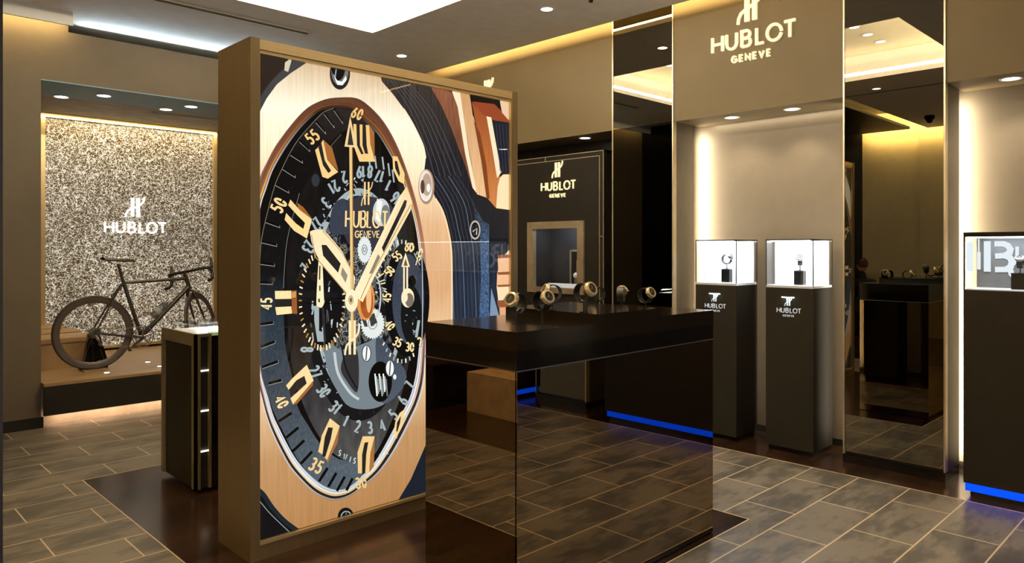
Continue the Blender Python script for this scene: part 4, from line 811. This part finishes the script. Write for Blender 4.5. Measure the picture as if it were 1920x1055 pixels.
for k in range(7): line([(706+k*2, 520+k*4), (718+k, 512+k*6)], 2.2, (C_gold, C_black, C_pale)[k % 3])
# lettering of the dial
e1 = [(x, y) for x, y in ((0, 0), (0, 1))]
for x in (682.5, 689.5): line([(x, 341), (x, 384)], 3.2, C_gold)
line(smooth([(676, 386), (678, 374), (684, 364), (690, 358), (695, 350), (697, 341)], closed=False), 1.8, C_gold)
text('HUBLOT', 686, 411, 30, C_gold, 1.5, .46, .11, .12); text('GENEVE', 687, 439, 12, C_gold, 0, .72, .17, .2)
# applied indices (sides first, then faces)
A = lambda pts: Zm(480, 95, 4.396, pts); C3 = lambda pts: Zm(480, 320, 5.275, pts); C5 = lambda pts: Zm(480, 500, 5.275, pts); C7 = lambda pts: Zm(480, 680, 3.103, pts)
C_slot = flat(42, 38, 36)
poly(A([(550, 738), (620, 800), (672, 990), (580, 900)]), C_orange); poly(A([(480, 820), (505, 797), (548, 735), (580, 900), (670, 1000), (585, 1055), (540, 1040), (510, 930)]), C_gold); poly(A([(507, 797), (530, 752), (560, 905), (612, 990), (590, 1010), (545, 945)]), C_slot)
poly(A([(925, 615), (968, 670), (972, 905), (935, 760)]), C_orange); poly(A([(795, 605), (925, 615), (935, 770), (975, 915), (845, 915), (800, 790)]), C_gold); poly(A([(820, 605), (847, 605), (850, 780), (880, 850), (860, 855), (825, 780)]), C_slot); poly(A([(870, 608), (897, 612), (905, 780), (917, 850), (892, 850), (870, 780)]), C_slot)
poly(C3([(400, 318), (460, 360), (547, 475), (410, 400)]), C_orange); poly(C3([(310, 342), (332, 285), (420, 385), (545, 480), (495, 670), (370, 595), (275, 485), (290, 418), (385, 520), (460, 575), (476, 515), (400, 440)]), C_gold)
poly(C5([(340, 235), (392, 235), (400, 465), (345, 460)]), C_orange); poly(C5([(178, 238), (340, 235), (342, 315), (182, 318)]), C_gold); poly(C5([(345, 250), (388, 240), (388, 300), (345, 308)]), flat(205, 150, 90)); poly(C5([(182, 398), (340, 390), (348, 460), (195, 475)]), C_gold); poly(C5([(185, 322), (345, 316), (345, 388), (185, 394)]), C_slot)
poly(C7([(330, 100), (325, 130), (235, 235), (210, 240)]), C_orange); poly(C7([(170, 130), (205, 90), (290, 10), (330, 100), (210, 240), (195, 205), (245, 160), (290, 118), (276, 74), (230, 100), (185, 155)]), C_gold); poly(C7([(188, 155), (230, 105), (272, 78), (285, 112), (235, 155), (197, 200)]), C_slot)
poly(C7([(482, 365), (470, 460), (412, 578), (390, 545), (440, 450)]), C_orange); poly(C7([(356, 515), (378, 420), (425, 320), (482, 365), (445, 470), (408, 562), (380, 530)]), C_gold); poly(C7([(380, 540), (395, 430), (415, 373), (442, 375), (430, 440), (398, 545)]), C_slot)
poly(C7([(685, 425), (680, 600), (655, 635), (650, 520)]), C_orange); poly(C7([(588, 640), (585, 520), (615, 425), (685, 425), (660, 520), (652, 640)]), C_gold); poly(C7([(611, 641), (612, 530), (626, 462), (648, 458), (636, 530), (630, 641)]), C_slot)
poly(C7([(795, 405), (805, 340), (830, 290), (862, 265), (852, 330), (812, 440)]), C_gold); poly(C7([(810, 395), (815, 345), (838, 305), (832, 350), (816, 400)]), C_slot)
poly(Zm(700, 120, 4.396, [(150, 760), (190, 762), (250, 905), (245, 990), (200, 965), (155, 870)]), C_gold); poly(Zm(700, 120, 4.396, [(168, 800), (188, 800), (212, 900), (205, 930), (172, 860)]), C_slot)
poly(ell(590, 338, 7.5, 12), flat(52, 54, 62))
# numerals of the minute track
for x, y, s_, an, h_ in ((668, 213, '60', 22, 19), (584, 257, '55', -38, 21), (521, 385, '50', -62, 23), (498, 569, '45', -88, 20), (526, 752, '40', 62, 20), (591, 872, '35', 28, 23), (675, 904, '30', -8, 19)): text(s_, x, y, h_, C_gold, an, .66, .19, .26)
for x, y, s_ in ((635.5, 848, 'S'), (645.5, 855, 'W'), (655, 860, 'I'), (663, 862.5, 'S'), (713, 855, 'M'), (722.5, 846, 'A')): text(s_, x, y, 10, C_pale, 14 if x < 690 else -12, .6, .18)
# hands
poly([(579, 434), (586, 431), (603, 430), (614, 440), (640, 471), (664, 520), (660, 556), (650, 554), (622, 518), (598, 490), (588, 470), (582, 452)], C_hand); line([(582, 440), (590, 482), (650, 552)], 1.6, flat(190, 150, 95)); line([(603, 432), (640, 474), (660, 512)], 1.6, flat(200, 160, 105))
poly([(601, 459), (610, 459), (637, 494), (632, 511), (604, 479)], C_slot); poly([(640, 500), (650, 516), (646, 530), (637, 514)], flat(150, 140, 120))
poly([(760, 350), (771, 378), (768, 394), (700, 519), (678, 566), (660, 552), (676, 517), (745, 372)], C_hand); line([(768, 384), (690, 524), (674, 560)], 1.8, flat(196, 156, 100)); line([(752, 366), (690, 490)], 1.4, flat(255, 245, 215))
poly([(756.5, 375), (761, 376), (759, 387), (717.5, 472.5), (714, 464)], C_slot); poly([(707, 476), (711, 482), (696, 512), (690, 513)], flat(140, 130, 110))
poly([(653, 275), (659, 275), (662, 640), (656, 640)], flat(236, 200, 130)); line([(658.5, 276), (661, 640)], 1.4, flat(176, 120, 60))
poly([(654.7, 218), (667, 277), (644, 275)], C_hand); poly([(654.7, 236), (661, 272.5), (649.5, 272)], flat(60, 52, 46))
poly(ell(657, 563, 12, 21), C_hand); poly(ell(656, 562, 5, 9), flat(200, 180, 140)); poly(ell(656, 562, 2, 4), flat(110, 90, 60))
line([(654, 600), (654, 664)], 4.6, C_hand); line([(663, 600), (663, 664)], 4.6, C_hand); line(smooth([(645, 665), (647, 650), (654, 640), (664, 632), (670, 622), (672, 606)], closed=False), 3.4, C_hand)
PM.build('poster', None, t)
B('poster_glass', M_gback, t, (1.597, 3.281, by0+.0145, by0+.0165, .088, 2.434))

# ---------------------------------------------------------------- bicycle
bk = thing('bicycle', 'dark carbon road bicycle standing on the platform before the mosaic', 'bicycle', (1.95, 7.45, .725))
bo = Vector((1.95, 7.45, .725))
class LM(MB):
    T = Matrix.Identity(3); O = Vector((0, 0, 0))
    def put(s, name, mat, par=bk, smooth=True, steer=False):
        vs = []
        for p in s.v:
            q = Vector(p)
            if steer: q = SA0+SR @ (q-SA0)
            vs.append(tuple(q+bo))
        s.v = vs; return s.build(name, mat, par, smooth)
HT, HB = Vector((.815, 0, .505)), Vector((.857, 0, .36)); SA0 = HB; SR = Matrix.Rotation(math.radians(46), 3, (HT-HB).normalized())
BBp, ST0, SAD = Vector((.41, 0, -.07)), Vector((.243, 0, .475)), Vector((.205, 0, .655))
def wheel(cx, steer, nm):
    c = Vector((cx, 0, 0)); w_ = LM().lathe([(.335, -.006), (.338, 0), (.335, .006), (.326, .012), (.318, .010), (.318, -.010), (.326, -.012)], c, (0, 1, 0), 56, closed=True); tyre = w_.put(nm, M_rubber, steer=steer)
    LM().lathe([(.319, -.010), (.319, .010), (.285, .009), (.270, .0), (.285, -.009)], c, (0, 1, 0), 56, closed=True).put('rim', pbr('rim_'+str(cx), (.075, .055, .045), .35), tyre, steer=steer)
    LM().lathe([(.001, -.05), (.008, -.05), (.01, -.035), (.024, -.032), (.024, -.028), (.012, -.024), (.012, .024), (.024, .028), (.024, .032), (.008, .04), (.001, .05)], c, (0, 1, 0), 24).put('hub', M_steel, tyre, steer=steer)
    s_ = LM()
    for k in range(20):
        a = math.radians(18*k); sd = 1 if k % 2 else -1; b = a+(.35 if k % 4 < 2 else -.35)
        s_.tube([c+Vector((.022*math.cos(b), .03*sd, .022*math.sin(b))), c+Vector((.272*math.cos(a), 0, .272*math.sin(a)))], .0008, 4)
    s_.put('spokes', M_steel, tyre, steer=steer); return tyre
wheel(0, False, 'rear_wheel'); wheel(.985, True, 'front_wheel')
f = LM(); f.tube([BBp, ST0], [.019, .016], 14); f.tube([ST0+Vector((.01, 0, -.03)), HT+Vector((-.005, 0, -.035))], [.014, .017], 14); f.tube([BBp, HB+Vector((-.005, 0, .03))], [.024, .021], 14); f.tube([HB, HT], .021, 14)
f.cyl(BBp+Vector((0, -.036, 0)), BBp+Vector((0, .036, 0)), .022)
for sd in (-1, 1):
    f.tube([Vector((0, .062*sd, 0)), BBp+Vector((-.12, .03*sd, .01)), BBp+Vector((-.02, .018*sd, 0))], [.008, .011, .012], 10); f.tube([Vector((0, .062*sd, 0)), Vector((.19, .022*sd, .36)), ST0+Vector((0, .012*sd, -.04))], [.007, .009, .009], 10)
f.put('frame', M_carbon)
sp = LM().tube([ST0+Vector((.01, 0, -.04)), SAD+Vector((.0, 0, -.03))], .0135, 12).put('seat_post', M_carbon)
s_ = LM(); rg = []
for x, w2, z in ((-.13, .066, .018), (-.10, .070, .012), (-.05, .058, .006), (.02, .028, .002), (.09, .019, 0), (.14, .014, -.004)):
    rg.append([SAD+Vector((x, w2*math.cos(a), z+.015*math.sin(a)-(.006 if abs(math.cos(a)) > .8 else 0))) for a in [2*math.pi*i/14 for i in range(14)]])
sa = s_.ring(rg).put('saddle', M_blackm); r_ = LM()
for sd in (-1, 1): r_.tube([SAD+Vector((-.09, .02*sd, .0)), SAD+Vector((-.05, .02*sd, -.028)), SAD+Vector((.04, .02*sd, -.028)), SAD+Vector((.12, .008*sd, -.006))], .0035, 8)
r_.put('saddle_rail', M_steel, sa)
fk = LM()
for sd in (-1, 1): fk.tube([HB+Vector((0, .012*sd, 0)), HB+Vector((.008, .034*sd, -.035)), Vector((.94, .048*sd, .12)), Vector((.985, .05*sd, 0))], [.014, .015, .010, .007], 12)
fk.put('fork', M_carbon, steer=True)
ax = (HT-HB).normalized(); SC = HT+ax*.03; BC = SC+Vector((.06, 0, .008))
LM().tube([HT, SC+ax*.01], .016, 12).tube([SC, BC], [.016, .015], 12).put('stem', M_carbon, steer=True)
hb = LM()
for sd in (-1, 1): hb.tube(smooth([(0, 0), (1, 1)], 1, False) and [BC, BC+Vector((0, .12*sd, .002)), BC+Vector((.01, .185*sd, .002)), BC+Vector((.045, .205*sd, 0)), BC+Vector((.075, .21*sd, -.02)), BC+Vector((.085, .212*sd, -.06)), BC+Vector((.065, .214*sd, -.10)), BC+Vector((.02, .216*sd, -.125)), BC+Vector((-.04, .218*sd, -.135))], [.0155, .0155, .015, .0155, .0155, .0155, .0155, .0155, .015], 12)
h = hb.put('handlebar', M_blackm, steer=True)
for sd in (-1, 1):
    LM().tube([BC+Vector((.06, .21*sd, .0)), BC+Vector((.10, .208*sd, .012)), BC+Vector((.118, .206*sd, .06)), BC+Vector((.122, .206*sd, .10))], [.016, .018, .016, .012], 12).put('brake_hood', M_rubber, h, steer=True)
    LM().tube([BC+Vector((.118, .206*sd, .02)), BC+Vector((.135, .208*sd, -.03)), BC+Vector((.118, .215*sd, -.095))], [.007, .006, .005], 8).put('brake_lever', M_steel, h, steer=True)
for nm, p, st in (('rear_brake', Vector((.155, 0, .325)), False), ('front_brake', HB+Vector((.035, 0, -.03)), True)):
    b_ = LM()
    for sd in (-1, 1): b_.tube([p+Vector((.0, .004*sd, .02)), p+Vector((.0, .028*sd, .0)), p+Vector((.0, .016*sd, -.03))], .006, 8)
    b_.put(nm, M_steel, steer=st)
cr = LM()
for r0, r1, y in ((.088, .098, -.046), (.066, .074, -.040)): cr.lathe([(r0, -.0015), (r1, -.0015), (r1, .0015), (r0, .0015)], BBp+Vector((0, y, 0)), (0, 1, 0), 48, closed=True)
for k in range(5): a = math.radians(72*k+20); cr.tube([BBp+Vector((0, -.045, 0)), BBp+Vector((.09*math.cos(a), -.045, .09*math.sin(a)))], [.012, .006], 8, flat=.5)
cr.cyl(BBp+Vector((0, -.06, 0)), BBp+Vector((0, .055, 0)), .012); ch = cr.put('crankset', M_steel)
for sd, a in ((-1, math.radians(220)), (1, math.radians(40))):
    e = BBp+Vector((.17*math.cos(a), .062*sd, .17*math.sin(a))); cm = LM().tube([BBp+Vector((0, .058*sd, 0)), e], [.013, .009], 10, flat=.6).put('crank_arm', M_carbon, ch)
    LM().cyl(e, e+Vector((0, .045*sd, 0)), .011, 12).put('pedal', M_blackm, ch)
cs = LM()
for k in range(8): cs.lathe([(.016, -.001), (.026+.0035*k, -.001), (.026+.0035*k, .001), (.016, .001)], (0, -.058+.0035*k, 0), (0, 1, 0), 28, closed=True)
cs.put('cassette', M_steel)
d_ = LM().tube([(.0, -.05, -.02), (.02, -.055, -.05), (.035, -.055, -.085)], [.009, .012, .007], 8); d_.lathe([(.004, -.003), (.016, -.003), (.016, .003), (.004, .003)], (.022, -.055, -.055), (0, 1, 0), 18, closed=True); d_.lathe([(.004, -.003), (.017, -.003), (.017, .003), (.004, .003)], (.042, -.055, -.105), (0, 1, 0), 18, closed=True); d_.put('derailleur', M_steel)
cn = LM().tube([(0, -.05, .04), (.2, -.05, .02), (.41, -.047, .027)], .003, 6); cn.tube([(.05, -.053, -.12), (.25, -.05, -.145), (.40, -.047, -.168)], .003, 6); cn.put('chain', M_steel)
wb = Vector((.59, 0, .148)); dd = (HB-BBp).normalized(); nn = Vector((-dd.z, 0, dd.x)); wb = BBp+dd*.20+nn*.062
bt = LM().lathe([(.001, 0), (.036, 0), (.037, .01), (.037, .11), (.034, .12), (.037, .128), (.037, .155), (.026, .168), (.014, .172), (.013, .188), (.001, .19)], wb, dd, 28); bottle = bt.put('water_bottle', pbr('bottle_plastic', (.10, .11, .11), .3))
LM().lathe([(.0375, .045), (.0378, .09)], wb, dd, 28).put('bottle_label', pbr('bottle_label', (.35, .36, .34), .4), bottle); LM().tube([wb-nn*.036+dd*.005, wb-nn*.04+dd*.11], .004, 8).tube([wb+dd*.03+nn*.039, wb+dd*.03-nn*.039], .003, 6).put('bottle_cage', M_blackm, bottle)
# stand under the rear wheel
t = thing('bicycle_stand', 'black tapered prop with a round badge holding the rear wheel', 'stand', (2.02, 7.5, .376))
m = MB(); zb = .376
m.ring([[(1.86, 7.52, zb), (2.09, 7.52, zb), (2.09, 7.60, zb), (1.86, 7.60, zb)], [(1.90, 7.52, zb+.10), (2.08, 7.52, zb+.10), (2.08, 7.60, zb+.10), (1.90, 7.60, zb+.10)], [(1.93, 7.53, zb+.33), (2.02, 7.53, zb+.33), (2.02, 7.58, zb+.33), (1.93, 7.58, zb+.33)]]); m.build('prop', M_black, t)
MB().lathe([(.001, 0), (.028, 0), (.028, .004), (.001, .005)], (2.02, 7.52, zb+.055), (0, -1, 0), 28).build('badge', M_steel, t)
m = MB().box(1.86, 2.06, 7.38, 7.48, zb, .391); tag(m.build('wheel_block', M_tanwood), 'small flat tan block under the rear bicycle wheel', 'block')

# ---------------------------------------------------------------- stepladder, seen in the mirror column
t = thing('stepladder', 'light aluminium stepladder with three treads reflected in the right mirror column', 'ladder', (-.62, 3.18, 0))
lx, ly = -.62, 3.18
for sd in (-1, 1):
    MB().tube([(lx+.28, ly+.24*sd, 0), (lx+.02, ly+.17*sd, 1.18)], .014, 8).build('front_rail', M_steel, t); MB().tube([(lx-.30, ly+.22*sd, 0), (lx-.02, ly+.17*sd, 1.12)], .012, 8).build('rear_rail', M_steel, t)
for k in range(4):
    z = .25+.27*k; q = 1-z/1.18; x = lx+.02+.26*q; w_ = .17+.07*q; B('tread', M_steel, t, (x-.05, x+.04, ly-w_, ly+w_, z-.012, z+.012))
m = MB().box(-1.45, -1.08, 2.55, 2.86, .30, .48); m.box(-1.43, -1.10, 2.57, 2.84, .0, .30); tag(m.build('storage_box', M_white), 'pale box standing beside the stepladder in the mirror', 'box')

# ---------------------------------------------------------------- person behind, seen only in the mirror column
def skin_chain(name, verts, edges, radii, mat, par, lvl=2):
    me = bpy.data.meshes.new(name); me.from_pydata(verts, edges, []); o = bpy.data.objects.new(name, me); COL.objects.link(o); o.parent = par
    sk = o.modifiers.new('skin', 'SKIN')
    for i, r in enumerate(radii): me.skin_vertices[0].data[i].radius = (r, r)
    me.skin_vertices[0].data[0].use_root = True
    sb = o.modifiers.new('sub', 'SUBSURF'); sb.levels = lvl; sb.render_levels = lvl; me.materials.append(mat)
    return o
pr = thing('person', 'person with short reddish hair and dark clothes, seated, reflected in the right mirror column', 'person', (-2.2, 4.6, 0), math.radians(35))
V_ = [(0, 0, .50), (0, 0, .62), (0, 0, .78), (0, .01, .90), (0, .01, .98), (0, .03, 1.04), (0, .04, 1.10), (.17, 0, .92), (.24, .04, .70), (.12, .30, .72), (-.17, 0, .92), (-.24, .04, .70), (-.12, .30, .72), (.10, .06, .49), (.12, .45, .48), (.13, .42, .10), (.13, .54, .05), (-.10, .06, .49), (-.12, .45, .48), (-.13, .42, .10), (-.13, .54, .05)]
E_ = [(0, 1), (1, 2), (2, 3), (3, 4), (4, 5), (5, 6), (3, 7), (7, 8), (8, 9), (3, 10), (10, 11), (11, 12), (0, 13), (13, 14), (14, 15), (15, 16), (0, 17), (17, 18), (18, 19), (19, 20)]
R_ = [.14, .13, .14, .11, .06, .055, .055, .065, .045, .035, .065, .045, .035, .085, .065, .045, .04, .085, .065, .045, .04]
skin_chain('body', V_, E_, R_, M_cloth, pr)
po = Vector(pr.location)
def pm(m, nm, mt, sm=True): m.v = [tuple(Vector(p)+po) for p in m.v]; return m.build(nm, mt, pr, sm)
m = MB().sphere((0, .05, 1.20), .088, sc=(.86, 1.0, 1.25)); m.tube([(0, .13, 1.21), (0, .155, 1.185), (0, .135, 1.178)], [.010, .014, .010], 8)
for sd in (-1, 1): m.sphere((.078*sd, .045, 1.20), .02, 8, sc=(.4, .8, 1.3))
hd = pm(m, 'head', M_skin)
m = MB().sphere((0, .035, 1.232), .094, sc=(.9, 1.0, 1.05)); pm(m, 'hair', M_hair)
m = MB()
for sd in (-1, 1): m.sphere((.03*sd, .131, 1.215), .009, 8)
pm(m, 'eyes', M_black); pm(MB().tube([(-.022, .128, 1.155), (0, .134, 1.153), (.022, .128, 1.155)], .004, 6), 'mouth', pbr('lip', (.35, .12, .1), .5))
for sd in (-1, 1):
    m = MB().sphere((.105*sd, .335, .72), .038, 10, sc=(.9, 1.1, .5))
    for k in range(4): m.tube([(.105*sd+(k-1.5)*.017, .365, .722), (.10*sd+(k-1.5)*.018, .405-.004*abs(k-1.5), .718), (.10*sd+(k-1.5)*.018, .432-.008*abs(k-1.5), .706)], [.0095, .0085, .007], 8)
    m.tube([(.105*sd-.03*sd, .33, .72), (.06*sd, .355, .715), (.048*sd, .38, .708)], [.011, .009, .008], 8); pm(m, 'hand', M_skin)
t = thing('stool', 'dark round stool under the seated person in the mirror', 'stool', (-2.2, 4.6, 0)); MB().lathe([(.001, .36), (.17, .36), (.18, .375), (.17, .39), (.001, .39)], (-2.2, 4.6, 0), n=28).build('seat', M_blackm, t, True); MB().cyl((-2.2, 4.6, 0), (-2.2, 4.6, .36), .025).build('leg', M_steel, t); MB().lathe([(.001, 0), (.17, 0), (.16, .015), (.001, .02)], (-2.2, 4.6, 0), n=28).build('foot', M_steel, t)
